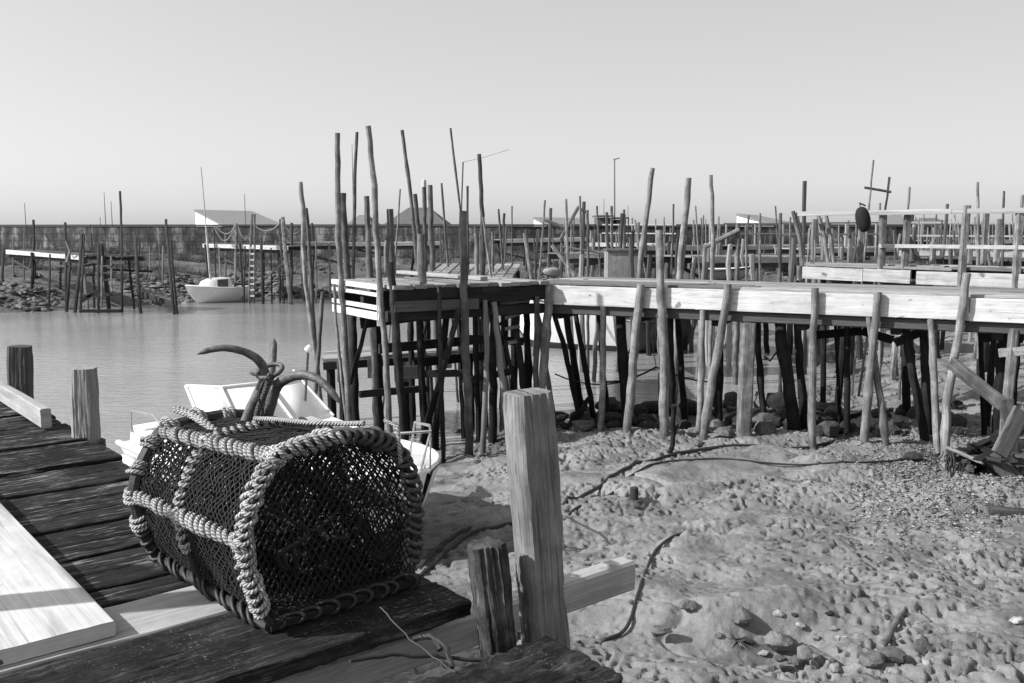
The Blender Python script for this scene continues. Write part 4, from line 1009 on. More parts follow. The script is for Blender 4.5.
# --- near motor boat behind the pot
S0 = Vector((-3.48, 9.92, .19)); u0 = Vector((2.8, -2.45, 0)); BL = 3.66; BB = 1.92; BD = .94
fr = boat_frame(S0, u0); st = hull_fn(BL, BB, BD, full=1.5)
mb_boat = thing('motor_boat', 'small white motor boat with raked windscreen and bow rail, aground behind the rope pot', 'boat', fr(BL / 2, 0, 0))
hull_parts(mb_boat, fr, BL, BB, BD, M['gel'], M['hull_dark'], st)  # dark bottom carries the bow overhang's shade in its colour
def blk(parent, name, corners_lo, corners_hi, mat, bevel=.02):
    mb = MB(); n = len(corners_lo)
    mb.poly(corners_lo[::-1]); mb.poly(corners_hi)
    for i in range(n): mb.poly([corners_lo[i], corners_lo[(i + 1) % n], corners_hi[(i + 1) % n], corners_hi[i]])
    o = mb.build(name, mat, parent)
    wd = o.modifiers.new('weld', 'WELD'); wd.merge_threshold = .0005
    bv = o.modifiers.new('bevel', 'BEVEL'); bv.width = bevel; bv.segments = 3
    return o
def sh(x): return st(x / BL)[1]
# coachroof, lower foredeck hatch, windscreen
lo = [fr(1.55, -.60, sh(1.5)), fr(1.55, .60, sh(1.5)), fr(2.55, .48, sh(2.4)), fr(2.95, .22, sh(2.8)), fr(2.95, -.22, sh(2.8)), fr(2.55, -.48, sh(2.4))]
hi = [fr(1.58, -.55, sh(1.5) + .31), fr(1.58, .55, sh(1.5) + .31), fr(2.45, .42, sh(2.4) + .22), fr(2.8, .18, sh(2.8) + .13), fr(2.8, -.18, sh(2.8) + .13), fr(2.45, -.42, sh(2.4) + .22)]
blk(mb_boat, 'coachroof', lo, hi, M['gel'], .03)
z1 = sh(2) + .29
blk(mb_boat, 'hatch', [fr(1.75, -.28, z1 - .03), fr(1.75, .28, z1 - .03), fr(2.3, .24, z1 - .06), fr(2.3, -.24, z1 - .06)], [fr(1.77, -.26, z1 + .03), fr(1.77, .26, z1 + .03), fr(2.28, .22, z1 - .02), fr(2.28, -.22, z1 - .02)], M['gel_grey'], .012)
mb = MB(); oval = [fr(3.22 + .30 * math.cos(a), .20 * math.sin(a) * (1 - .25 * math.cos(a)), sh(3.2) + .046) for a in [2 * math.pi * i / 20 for i in range(20)]]; mb.poly(oval); mb.build('anchor_locker_lid', M['gel_grey'], mb_boat)
ws = None
zc = sh(1.5) + .30
base = [(1.45, -.70), (1.80, -.52), (1.92, 0), (1.80, .52), (1.45, .70)]; topw = [(1.02, -.62), (1.34, -.44), (1.42, 0), (1.34, .44), (1.02, .62)]
mb = MB()
for i in range(4):
    a, b = base[i], base[i + 1]; c, d = topw[i + 1], topw[i]
    mb.poly([fr(*a, zc), fr(*b, zc), fr(*c, zc + .36), fr(*d, zc + .36)])
ws = mb.build('windscreen', M['screen'], mb_boat, angle=8); sd = ws.modifiers.new('solid', 'SOLIDIFY'); sd.thickness = .008
mb = MB(); mb.tube([fr(*p, zc + .36) for p in topw], .016, 6)
for a, b in zip(base, topw): mb.tube([fr(*a, zc), fr(*b, zc + .36)], .016, 6)
mb.build('windscreen_frame', M['gel'], ws)
ws.children[0].location = (0, 0, 0)
# cockpit coamings, stern well, seat
for s in (-1, 1):
    blk(mb_boat, 'coaming', [fr(.15, s * .58, sh(.2) - .02), fr(.15, s * .72, sh(.2) - .02), fr(1.5, s * .72, sh(1) - .02), fr(1.5, s * .58, sh(1) - .02)][::s], [fr(.15, s * .60, sh(.2) + .13), fr(.15, s * .70, sh(.2) + .13), fr(1.5, s * .70, sh(1) + .20), fr(1.5, s * .60, sh(1) + .20)][::s], M['gel'], .02)
blk(mb_boat, 'stern_box', [fr(.02, -.72, sh(0) - .02), fr(.02, .72, sh(0) - .02), fr(.32, .72, sh(0) - .02), fr(.32, -.72, sh(0) - .02)], [fr(.03, -.70, sh(0) + .16), fr(.03, .70, sh(0) + .16), fr(.30, .70, sh(0) + .16), fr(.30, -.70, sh(0) + .16)], M['gel'], .025)
mb = MB(); mb.poly([fr(.05, -.825, .30), fr(.42, -.845, .30), fr(.42, -.845, .82), fr(.05, -.825, .82)])
_pn = mb.build('side_panel', M['gel_grey'], mb_boat); _sd = _pn.modifiers.new('solid', 'SOLIDIFY'); _sd.thickness = .03
def rail(parent, name, paths, r, mat='metal'):
    mb = MB()
    for p in paths: mb.tube(p, r, 6)
    return mb.build(name, M[mat], parent)
zb = sh(BL * .9)
rail(mb_boat, 'bow_rail', [[fr(3.05, -.40, zb), fr(3.10, -.42, zb + .30), fr(3.5, -.22, zb + .36), fr(3.74, 0, zb + .38), fr(3.5, .22, zb + .36), fr(3.10, .42, zb + .30), fr(3.05, .40, zb)],
                           [fr(3.66, -.06, zb), fr(3.74, 0, zb + .38), fr(3.66, .06, zb)]], .012)
rail(mb_boat, 'stern_rail', [[fr(.1, -.72, sh(0) + .1), fr(.12, -.72, sh(0) + .32), fr(.55, -.72, sh(0) + .34), fr(.9, -.72, sh(0) + .14)]], .011)
rail(mb_boat, 'grab_rail', [[fr(2.0, .58, sh(2) + .02), fr(2.02, .58, sh(2) + .22), fr(2.2, .56, sh(2) + .22), fr(2.22, .56, sh(2) + .02)]], .012)
_w0 = fr(1.62, .30, zc); mb = MB(); mb.tube([_w0, W(308, 352, _w0.y)], .012, 6); t = mb.build('antenna', M['far_dark'], mb_boat)
mb = MB(); c = W(308.5, 349, _w0.y); mb.rock(c, .045, 3, 1.0, (6, 8), 0); o = mb.build('lamp', M['gel'], t, angle=80); o.location = (0, 0, 0)
mb = MB(); mb.tube([fr(2.1, -.2, z1 + .03), fr(2.2, .05, z1 + .05), fr(2.45, .1, sh(2.4) + .17), fr(2.9, -.1, sh(2.9) + .12)], .012, 6); mb.build('deck_line', M['rope'], mb_boat)

# --- small white sailing boat, left
S1 = Vector((*XY(246, 42.6), -.10)); e1_ = Vector((*XY(190, 40.9), -.10)); L1 = (e1_ - S1).length + .25; fr1 = boat_frame(S1, e1_ - S1); st1 = hull_fn(L1, 1.5, .76)
sb = thing('sailing_boat', 'small white sailing boat with bare mast and dark cabin door, moored at the far jetty', 'boat', S1)
hull_parts(sb, fr1, L1, 1.5, .76, M['gel'], M['gel'], st1, n=20, m=7)
lo = [fr1(.95, -.56, .74), fr1(.95, .56, .74), fr1(1.75, .5, .76), fr1(2.25, .2, .79), fr1(2.25, -.2, .79), fr1(1.75, -.5, .76)]
hi = [fr1(1.0, -.5, 1.2), fr1(1.0, .5, 1.2), fr1(1.7, .44, 1.16), fr1(2.1, .16, 1.06), fr1(2.1, -.16, 1.06), fr1(1.7, -.44, 1.16)]
k_ = blk(sb, 'cabin', lo, hi, M['gel'], .03)
mb = MB(); ca = W(209, 277, 40.62); cb = W(219.5, 287, 40.62)
# dark companionway door on the near cabin side
mb.beam(fr1(1.15, .535, .97), fr1(1.62, .50, .97), .03, .34); mb.build('cabin_door', M['wall_dark'], sb)
mt = fr1(1.72, 0, 1.1); top = W(201, 167, mt.y)
mb = MB(); mb.tube([mt, mt.lerp(top, .45), mt.lerp(top, .46), top], [.055, .05, .032, .018], 7); mb.build('mast', M['pale_plank'], sb)
mb = MB(); mb.beam(fr1(-.04, 0, .1), fr1(-.10, 0, .62), .28, .04, up=(1, 0, 0)); mb.build('rudder', M['gel_grey'], sb)
mb = MB(); mb.beam(fr1(.1, .3, .86), fr1(.75, .42, .88), .05, .10); mb.build('tiller', M['wall_dark'], sb)

# --- white work boat and dark boat seen under the pier
def work_boat(name, label, pxs, pxb, Y0, Y1, B, D, hullm, bottomm, cab=None, z=-.15):
    S = Vector((*XY(pxs, Y0), z)); E = Vector((*XY(pxb, Y1), z)); L = (E - S).length; f = boat_frame(S, E - S); st = hull_fn(L, B, D)
    t = thing(name, label, 'boat', S); hull_parts(t, f, L, B, D, hullm, bottomm, st, n=20, m=7, rail='hull_dark')
    if cab:
        x0, x1, h = cab
        blk(t, 'cabin', [f(x0, -B * .38, D), f(x0, B * .38, D), f(x1, B * .34, D), f(x1, -B * .34, D)], [f(x0 + .05, -B * .34, D + h), f(x0 + .05, B * .34, D + h), f(x1 - .2, B * .30, D + h), f(x1 - .2, -B * .30, D + h)], hullm, .05)
    return t
work_boat('work_boat', 'white boat with dark bottom afloat behind the pier, seen between its poles', 622, 508, 25.0, 26.4, 1.8, 1.42, M['gel'], M['hull_dark'], (.35, 1.0, .4))
work_boat('work_boat', 'dark planked boat afloat behind the pier, right of the white one', 622, 700, 24.6, 26.0, 1.6, 1.0, M['wood_hull'], M['hull_dark'], (.3, 1.2, .45))
work_boat('dinghy', 'pale dinghy lying on a staging below the sloping handrail', 704, 750, 22.2, 21.9, .8, .26, M['gel_grey'], M['gel_grey'], None, z=2.06)
for px, py, Y, lab in ((553, 270, 19, 'rounded grey bundle lying on the pier deck beside the landing stage'), (498, 268, 17.5, None)):
    if lab:
        p = pier_pt(px, .95, DZ + .10); mb = MB(); mb.rock(p, .17, 8, .6, (8, 12), .4); tag(mb.build('bundle', M['crate'], angle=70), lab, 'bundle')
# ================================================================== RIGHT: BROKEN BOARDS, SHELLS, STONES, ROPES ON THE MUD
def ground_pt(px, py):
    """where the sight line through this pixel meets the mud"""
    d = ray(px, py); t = np.arange(2.0, 30, .02)
    X = EYE.x + d.x * t; Yy = EYE.y + d.y * t; Zz = EYE.z + d.z * t
    i = int(np.argmax(Zz < ground_np(X, Yy)))
    return EYE + d * float(t[i])
def board(label, a, b, Ya, Yb, w, h, mat, up=(0, 0, 1), name='plank', cat='plank', rag=.003, n=8):
    mb = MB(); mb.beam(W(*a, Ya), W(*b, Yb), w, h, up=up, n=n, rag=rag); return tag(mb.build(name, M[mat], angle=50), label, cat)
board('grey board leaning against the last crooked pile at the right, lower end in the debris', (950, 362), (1003, 405), 10.75, 10.3, .05, .17, 'stake_grey', up=(.4, -1, .5))
board('wide pale broken board lying across the debris at the right edge', (990, 455), (1036, 500), 9.6, 9.2,   .17, .035, 'stake_grey', up=(-.3, -.7, .8))
board('dark broken board tilted up behind the wide pale one, at the right edge', (975, 470), (1022, 428), 9.9, 9.9, .04, .15, 'pile_dark', up=(-.5, -.6, .6))
board('splintered grey board standing upright in the debris heap at the right edge', (1006, 400), (1012, 462), 9.8, 9.7, .15, .035, 'stake_grey', up=(0, 1, 0), rag=.008)
board('second splintered board slanting in the debris heap, right of the upright one', (1022, 410), (1000, 455), 9.6, 9.5, .20, .04, 'fascia', up=(0, 1, .2))
board('thin pale lath sticking out of the debris towards the left', (946, 447), (984, 463), 9.8, 9.6, .05, .03, 'stake')
board('pale forked post leaning in at the right edge under the pier', (1014, 330), (1004, 440), 10.6, 10.2, .09, .09, 'stake', up=(0, 1, 0), name='post', cat='post')
board('pale cross board under the pier at the right edge', (999, 353), (1026, 351), 10.6, 10.4, .04, .10, 'stake')
_p = ground_pt(990, 511); board('dark squared timber lying on the mud at the right edge below the debris', (990, 511), (1045, 516), _p.y, _p.y - .1, .10, .09, 'stake_grey', name='timber', cat='timber')
rn = random.Random(61)
for i in range(34):
    p = W(rn.gauss(996, 22), rn.uniform(418, 478), rn.uniform(9.6, 10.4)); p.z = gz(p.x, p.y) + rn.uniform(.0, .28)
    a = rn.uniform(0, 6.28); d_ = Vector((math.cos(a), math.sin(a), rn.uniform(-.5, .5))) * rn.uniform(.12, .42)
    mb = MB(); mb.beam(p - d_, p + d_, rn.uniform(.03, .14), rn.uniform(.02, .04), n=7, rag=.004, tone=rn.random(), rnd=rn, twist=rn.uniform(-.05, .05)); tag(mb.build('plank', M[rn.choice(['stake_grey', 'pile_dark', 'pile_dark', 'deck_dark', 'fascia'])], angle=50), 'short broken plank piece lying in the debris heap at the right edge', 'plank', 'broken plank pieces in the debris heap')
# dark weed hanging in the debris
rn = random.Random(12); mb = MB(); c = W(948, 455, 9.8)
for _ in range(34):
    x, y = rn.choice([-.16, 0, .02, .15]) + rn.gauss(0, .025), rn.gauss(0, .05); L = rn.uniform(.10, .36)
    p = c + Vector((x, y, rn.uniform(-.02, .1))); mb.tube(wob([p, p + Vector((rn.gauss(0, .03), rn.gauss(0, .03), -L))], 6, .008, rn), [.004, .007, .009, .008, .005, .003], 4)
tag(mb.build('weed', M['cloth']), 'dark seaweed hanging from the debris at the foot of the last crooked pile', 'seaweed')
# loose stones under the pier, each its own thing
def stone(px, py, rpx, label, seed, mat='rock', squash=.75, group=None, name='stone'):
    p = ground_pt(px, py); r = rpx / F * p.y * (1.3 if py < 436 and rpx > 8 else 1)
    mb = MB(); mb.rock((p.x, p.y + r * .5, gz(p.x, p.y + r * .5) + r * .45), r, seed, squash, (10, 14), .5)
    return tag(mb.build(name, M[mat], angle=28), label, 'stone', group)
for i, (px, py, r, lab) in enumerate([(768, 436, 14, 'big pale-faced stone on the mud in front of the square pier post'), (725, 437, 10, 'rounded pale stone left of the big pale-faced one'), (697, 436, 9, 'dark round stone at the foot of the leaning pier pile'),
        (668, 402, 15, 'large dark boulder behind the tall pale pier pile'), (640, 405, 15, 'large dark boulder left of the tall pale pier pile'), (610, 415, 13, 'dark boulder under the pier, between the two leaning front piles'), (585, 420, 10, 'low dark stone under the pier beside the left front pile'),
        (690, 415, 12, 'dark boulder with a lit top, right of the tall pale pier pile'), (735, 412, 14, 'broad dark boulder behind the square pier post'), (780, 410, 12, 'dark boulder under the pier between the thick weedy piles'), (815, 428, 9, 'low dark stone behind the straight pale pile'),
        (835, 418, 9, 'grey stone right of the straight pale pile'), (900, 412, 9, 'grey stone between the crossing piles and the next one'), (700, 448, 7, 'small pale stone in the mud below the leaning pier pile'), (648, 428, 7, 'small stone at the foot of the tall pale pier pile'),
        (560, 412, 10, 'dark stone behind the sawn grey post top'), (545, 408, 8, 'dark stone left of the sawn grey post, under the stage'), (506, 430, 11, 'squat dark block of stone under the right end of the landing stage'), (492, 441, 5, 'small pale round pebble by the squat dark block'), (460, 440, 9, 'low muddy stone at the water edge under the landing stage'),
        (915, 462, 9, 'dark angular stone alone among the shells'), (636, 509, 6, 'small pale brick-like stone beside the iron stub')]):
    stone(px, py, r, lab, 40 + i, mat='rock_dark' if 'dark' in lab and 'round' not in lab else 'rock')
rn = random.Random(77)
for i in range(170):
    px = rn.choice([rn.uniform(548, 960), rn.uniform(555, 830)]); py = rn.uniform(398, 434) + (px - 700) * .02
    p = ground_pt(px, py); r = rn.uniform(.06, .20); mb = MB(); mb.rock((p.x, p.y, gz(p.x, p.y) + r * .4), r, 300 + i, rn.uniform(.5, .9), (7, 10), .7)
    tag(mb.build('stone', M['rock_dark' if rn.random() < .75 else 'rock'], angle=28), 'small muddy stone among the rubble at the feet of the pier piles', 'stone', 'small stones under the pier')
# sticks and drift timber under the pier
for i, (a, b, r, lab) in enumerate([((560, 432), (590, 398), .05, 'dark log leaning on the pier piles right of the sawn grey post'), ((790, 440), (742, 424), .03, 'pale drift stick lying across the stones by the square post'), ((700, 412), (748, 392), .022, 'thin stick poking up among the boulders'),
        ((812, 420), (870, 418), .035, 'dark drift stick lying behind the crossing piles'), ((672, 452), (674, 405), .035, 'thin dark stake stub standing in front of the tall pale pier pile'), ((746, 432), (757, 392), .016, 'twig standing beside the square pier post')]):
    A = ground_pt(*a); Yb = A.y + (.6 if abs(a[0] - b[0]) > 8 else 0); B = W(*b, Yb)
    if i in (1, 3): B = ground_pt(*b) + Vector((0, 0, .1))
    mb = MB(); mb.tube(wob([A - Vector((0, 0, .08)), B], 9, .012, rn), [r * rn.uniform(.8, 1.2) for _ in range(9)], 7); tag(mb.build('driftwood', M['pile_dark' if 'dark' in lab else 'stake'], angle=60), lab, 'driftwood')
# shell litter (uncountable)
mb = MB(); rn = random.Random(55)
for i in range(9500):
    if i < 6600: px, py = rn.gauss(950, 48), rn.gauss(462, 26)
    elif i < 8200: px, py = rn.uniform(780, 1024), rn.gauss(425, 14)
    else: px, py = rn.uniform(850, 1024), rn.gauss(505, 24)
    if py < 396 or px < 600 or px > 1060: continue
    d = ray(px, py); t_ = (.66 - 3.3) / d.z; p = EYE + d * t_
    x, y = p.x, p.y; s = rn.choice([1, 1, 1, 1.9]) * rn.uniform(.006, .016); a = rn.uniform(0, 6.28); tl = rn.uniform(-.4, .4)
    ex = Vector((math.cos(a), math.sin(a), tl * .5)) * s; ey = Vector((-math.sin(a), math.cos(a), rn.uniform(-.3, .3))) * s * rn.uniform(.5, 1)
    mb.v_ = (x, y); mb.poly([Vector((x, y, 0)) + ex, Vector((x, y, 0)) + ex * .3 + ey, Vector((x, y, 0)) - ex * .9 + ey * .3, Vector((x, y, 0)) - ex * .4 - ey * .8, Vector((x, y, 0)) + ex * .6 - ey * .6], tone=rn.random())
vx = np.array([v.x for v in mb.v]); vy = np.array([v.y for v in mb.v])
# one ground height per shell (5 verts each)
cz = ground_np(vx.reshape(-1, 5).mean(1), vy.reshape(-1, 5).mean(1), True)
for i, v in enumerate(mb.v): v.z += cz[i // 5] + .012
o = mb.build('shells', M['shell']); tag(o, 'litter of broken oyster shells on the mud by the debris', None, None, 'stuff')
sol = o.modifiers.new('solid', 'SOLIDIFY'); sol.thickness = .004
# stones, tuft and sticks in the hollow at the bottom
for i, (px, py, r, lab) in enumerate([(782, 655, 11, 'rounded crusty stone in the muddy hollow at the bottom'), (805, 660, 8, 'small smooth stone touching the crusty one in the hollow'), (740, 634, 12, 'pale muddy lump at the left end of the hollow'), (893, 663, 9, 'crusty dark stone at the right end of the hollow'),
        (872, 668, 10, 'low crusty stone left of the dark one at the right end of the hollow'), (925, 655, 9, 'grey stone with a lit top at the right end of the hollow'), (688, 615, 8, 'muddy stone left of the hollow near the sawn post'), (660, 640, 9, 'low muddy lump at the bottom, right of the pale ledger beam')]):
    stone(px, py, r * 1.35, lab, 500 + i, squash=.7)
rn = random.Random(88)
for i in range(34):
    px, py = rn.gauss(835, 70), rn.gauss(650, 16); p = ground_pt(px, py); r = rn.uniform(.02, .055); mb = MB(); mb.rock((p.x, p.y, float(ground_np(np.array([p.x]), np.array([p.y]), True)[0]) + r * .3), r, 700 + i, rn.uniform(.5, .8), (7, 10), .6)
    tag(mb.build('stone', M[rn.choice(['rock', 'rock', 'rock_dark', 'shell'])], angle=28), 'small loose stone in or round the muddy hollow at the bottom right', 'stone', 'small stones round the muddy hollow')
def stick(label, pts, r, mat='stake', name='stick', lift=.015):
    P = [ground_pt(*p) + Vector((0, 0, lift)) for p in pts]
    mb = MB(); k = max(6, len(P) * 4); mb.tube(wob(P, k, r * .12, rn), [r * (1 - .4 * i / k) for i in range(k)], 7); return tag(mb.build(name, M[mat], angle=60), label, 'stick' if name == 'stick' else name)
stick('pale straight stick lying in the muddy hollow at the bottom right', [(880, 655), (904, 615)], .028, lift=.05)
stick('short flat pale splinter lying on the mud in the hollow', [(810, 650), (832, 662)], .022)
mb = MB(); c = ground_pt(738, 640)
for _ in range(60):
    a = rn.uniform(0, 6.28); L = rn.uniform(.06, .16); mb.poly([c + Vector((.01, 0, 0)), c + Vector((-.01, 0, 0)), c + Vector((math.cos(a) * L, -abs(math.sin(a)) * L * .8, rn.uniform(-.02, .07)))])
tag(mb.build('dry_grass_tuft', M['shell']), 'dry pale grass tuft at the left end of the muddy hollow', 'grass tuft')
# ropes and hoses on the mud
def ground_rope(label, pix, r, mat, name='rope', lift=0, n=46):
    P = [ground_pt(*p) for p in pix]; out = []
    for i in range(n):
        f = i / (n - 1) * (len(P) - 1); k = min(int(f), len(P) - 2); g_ = f - k
        p_1 = P[max(0, k - 1)]; p0 = P[k]; p1 = P[k + 1]; p2 = P[min(len(P) - 1, k + 2)]
        q = .5 * ((2 * p0) + (p1 - p_1) * g_ + (2 * p_1 - 5 * p0 + 4 * p1 - p2) * g_ ** 2 + (3 * p0 - p_1 - 3 * p1 + p2) * g_ ** 3)
        q.z = float(ground_np(np.array([q.x]), np.array([q.y]), True)[0]) + r * .8 + lift + .012 * math.sin(i * 1.7) ** 2; out.append(q)
    zs = [q.z for q in out]
    for i, q in enumerate(out): q.z = max(sum(zs[max(0, i - 3):i + 4]) / len(zs[max(0, i - 3):i + 4]), zs[i] - .012)
    mb = MB(); mb.tube(out, r, 7); return tag(mb.build(name, M[mat]), label, name)
ground_rope('thick dark mooring rope lying on the mud in front of the pier, upper one', [(564, 505), (600, 488), (640, 466), (672, 453), (740, 446), (800, 444), (840, 438), (866, 424)], .021, 'rope_black')
ground_rope('thin dark rope lying on the mud below the thick mooring rope', [(568, 514), (610, 495), (650, 470), (700, 464), (760, 464), (820, 466), (866, 464), (920, 456), (950, 450)], .012, 'rope_black')
ground_rope('dark weedy rope curving on the mud right of the pale ledger beam', [(577, 642), (605, 637), (628, 622), (640, 592), (652, 560), (668, 545), (690, 535)], .013, 'rope_black')
ground_rope('dark hose curving on the shaded mud beside the motor boat', [(418, 575), (446, 556), (470, 540), (500, 531), (520, 530)], .018, 'rope_black', 'hose')
ground_rope('weathered branch lying on the shaded mud below the bow of the motor boat', [(420, 570), (445, 552), (470, 536)], .024, 'stake_grey', 'branch', lift=.03)
t = thing('iron_stub', 'short dark iron stub standing in the mud, right of the sawn grey post', 'iron stub', ground_pt(634, 501))
p = ground_pt(634, 501); mb = MB(); mb.tube([p - Vector((0, 0, .1)), p + Vector((0, 0, .14)), p + Vector((0, 0, .145))], [.045, .042, .03], 9); mb.build('bar', M['deck_dark'], t)
mb = MB(); mb.tube([p + Vector((0, 0, -.02)), p + Vector((0, 0, .02))], [.085, .08], 10); mb.build('collar', M['iron'], t)
# mooring lines under the pier
mr = thing('mooring_line', 'forked mooring line hanging from the pier, knotted above the water', 'mooring line', W(656, 366, 14.6))
mb = MB(); mb.tube([W(646, 308, 13.0), W(656, 366, 14.6)], .008, 5); mb.build('hanging_line', M['rope'], mr)
mb = MB(); mb.tube(sag(W(656, 367, 14.6), W(606, 382, 14.4), .06) , .016, 5); mb.tube(sag(W(656, 367, 14.6), W(555, 374, 14.2), .22), .012, 5); mb.tube(sag(W(656, 367, 14.6), W(708, 382, 14.4), .04), .014, 5); mb.build('side_line', M['rope_black'], mr)
mb = MB(); mb.tube([W(764, 356, 12.6), W(770, 361, 12.5), W(778, 350, 12.3)], .012, 5); tag(mb.build('rope', M['rope_black']), 'short dark rope slung between two weedy piles under the pier', 'rope')

# ================================================================== FOREGROUND JETTY
E1 = Vector((-.64, .77, 0)).normalized(); E2 = Vector((.77, .64, 0)).normalized(); DK = 2.30
def D(e1, e2, z=0): return E1 * e1 + E2 * e2 + Vector((0, 0, DK + z))
jet = thing('jetty', 'weathered dark plank jetty in the foreground carrying the pot', 'jetty', D(3, .5, -1.6))
rn = random.Random(91)
mb = MB(); e = 2.53
ends = {}
while e < 9:
    w_ = rn.uniform(.135, .19); r_ = 1.235 + rn.uniform(-.035, .03) + (.05 if e < 3.2 else 0)
    zz = rn.uniform(-.018, .0); nseg = 60 if e < 6 else 20
    mb.beam(D(e + w_ / 2, -1.6, zz - .02 + rn.uniform(-.008, .008)), D(e + w_ / 2, r_, zz - .02), w_ - rn.uniform(.012, .028), .04, n=nseg * 2, rag=.0012, gamp=.0045, res=.009, tone=rn.random(), rnd=rn)
    e += w_
mb.build('decking', M['near_plank'], jet, angle=50)
mb = MB(); mb.beam(D(2.395, -1.6, -.018), D(2.395, 1.2, -.018), .235, .036, n=30, rag=.0015, rnd=rn); o = mb.build('light_plank', M['pale_plank'], jet); o['label'] = 'pale newer plank crossing the dark deck'
mb = MB(); mb.beam(D(2.095, -1.6, -.022), D(2.095, 1.455, -.022), .345, .045, n=160, rag=.0014, gamp=.006, res=.009, rnd=rn); o = mb.build('front_plank', M['front_plank'], jet, angle=50); o['label'] = 'broad mossy plank at the near end under the pot'
mb = MB(); mb.beam(D(1.55, -.6, -.085), D(1.55, 1.51, -.075), .28, .09, n=160, rag=.003, gamp=.011, res=.011, rnd=rn); o = mb.build('end_beam', M['front_plank'], jet, angle=50); o['label'] = 'rough crusted end beam with a broken dark end'
mb = MB(); mb.beam(D(2.055, 0, -.145), D(2.055, 2.21, -.145), .07, .10, n=12, rag=.001, rnd=rn); o = mb.build('ledger_beam', M['pale_plank'], jet); o['label'] = 'pale squared ledger beam sticking out past the posts'
for e2 in (-1.2, .1, 1.0):
    bar(jet, 'bearer', D(2.25, e2, -.13), D(9, e2, -.13), .09, .17, 'deck_dark', n=4)
def jpost(label, pxtop, pxbot, e1, e2, w, d, mat, top, n=50, rag=.0035, gamp=.004, rotz=None, bot=None, name='post'):
    b = D(e1, e2); t_ = W(*pxtop, b.y); m_ = W(*pxbot, b.y)
    ax = (t_ - m_).normalized(); base = m_ - ax * ((m_.z - .15) / max(.3, ax.z))
    mb = MB(); mb.beam(base, t_, d, w, up=rotz or E2, n=n * 2, rag=rag * .3, gamp=gamp, res=.006, rnd=rn, bev=min(w, d) * .16, tone=.5, scale=[1 + .035 * math.sin(i * .09 + e1) + .03 * math.sin(i * .021 + 2) - (.05 if abs(i - n * 1.58) < 1.5 else 0) - .10 * max(0, (i - (2 * n - 4)) / 4) for i in range(n * 2)]); o = mb.build(name, M[mat], jet, angle=40); o['label'] = label; return o, t_, ax
p1, _, _ = jpost('tall sawn grey post with a bright cut top', (527, 392), (546, 648), 1.83, 1.545, .114, .112, 'post', None, n=70, rag=.0024, gamp=.0055, rotz=(.92, .40, 0))
# split in the post: a thin proud strip along the left arris
p2, _, _ = jpost('short rotten dark stump beside the tall sawn post', (485, 543), (498, 645), 1.83, 1.40, .092, .09, 'stump', None, n=60, rag=.006, gamp=.011, rotz=(.95, .3, 0), name='stump')
pb, tb, axb = jpost('grey post at the deck edge with a dark lower half and rope round it', (83.5, 368), (87, 455), 4.73, 1.275, .118, .11, 'post_b', None, n=40, rotz=(1, .1, 0))
jpost('dark post at the far left of the deck edge', (20, 346), (21, 405), 5.92, 1.275, .122, .11, 'post_dark', None, n=40, rotz=(1, .1, 0))
c = W(88, 447, D(4.73, 1.275).y); mb = MB()
for k in range(3):
    mb.tube([c + Vector((.075 * math.cos(a), .072 * math.sin(a), .014 * k + .004 * math.sin(3 * a + k))) for a in [2 * math.pi * i / 24 for i in range(25)]], .008, 6)
mb.tube([c + Vector((-.07, -.03, .02)), c + Vector((-.13, -.06, -.02)), c + Vector((-.19, -.10, -.03))], .007, 6); mb.build('rope_tie', M['rope_old_and_shaded'], pb).location = (0, 0, 0)
mb = MB(); mb.beam((-2.45, 1.98, .2), (-2.43, 1.98, DK + 1.32), .10, .10, up=(1, 0, 0), n=12, rag=.002); mb.build('post', M['post'], jet)  # unseen post out of view, added to cast the shadow band on the board
kb = MB(); kb.beam(D(5.03, 1.135, .05), D(8.5, 1.135, .05), .05, .10, n=12, rag=.001); o = kb.build('kerb_rail', M['pale_plank'], jet); o['label'] = 'pale kerb rail along the far deck edge'
# loose pale board lying on the deck
mb = MB(); mb.beam(D(2.31, .43, .021), D(5.6, .43, .021), .44, .038, n=24, rag=.0008); bd_ = mb.build('board', M['new_board'], angle=40)
tag(bd_, 'wide pale new board lying loose on the dark deck at the left', 'board')
# splinter and twigs
mb = MB(); mb.beam(D(2.30, .30, .012), D(2.335, .46, .012), .022, .014, n=6, rag=.001); tag(mb.build('splinter', M['stake_grey'], angle=50), 'grey wood splinter lying on the pale plank, bottom left', 'splinter')
mb = MB(); mb.tube(wob([W(380, 607, 2.2), W(410, 640, 2.13), W(455, 672, 2.05)], 12, .003, rn), [.0015] * 12, 6); tag(mb.build('twig', M['stake_grey']), 'thin twig slanting over the gap beside the rotten stump', 'twig')
mb = MB(); mb.tube(wob([W(350, 661, 2.04), W(390, 655, 2.1), W(440, 657, 2.14), W(488, 661, 2.16)], 14, .003, rn), [.005] * 14, 6); tag(mb.build('twig', M['deck_dark']), 'dark bent twig lying across the end beam', 'twig')
mb = MB(); mb.tube(wob([W(428, 634, 2.2), W(446, 645, 2.16), W(452, 668, 2.1)], 10, .002, rn), [.006] * 10, 6); mb.tube(wob([W(413, 640, 2.2), W(432, 636, 2.2), W(440, 650, 2.17)], 8, .002, rn), [.008] * 8, 6); tag(mb.build('cable', M['rope_black']), 'black cable looping in the gap under the deck edge', 'cable')
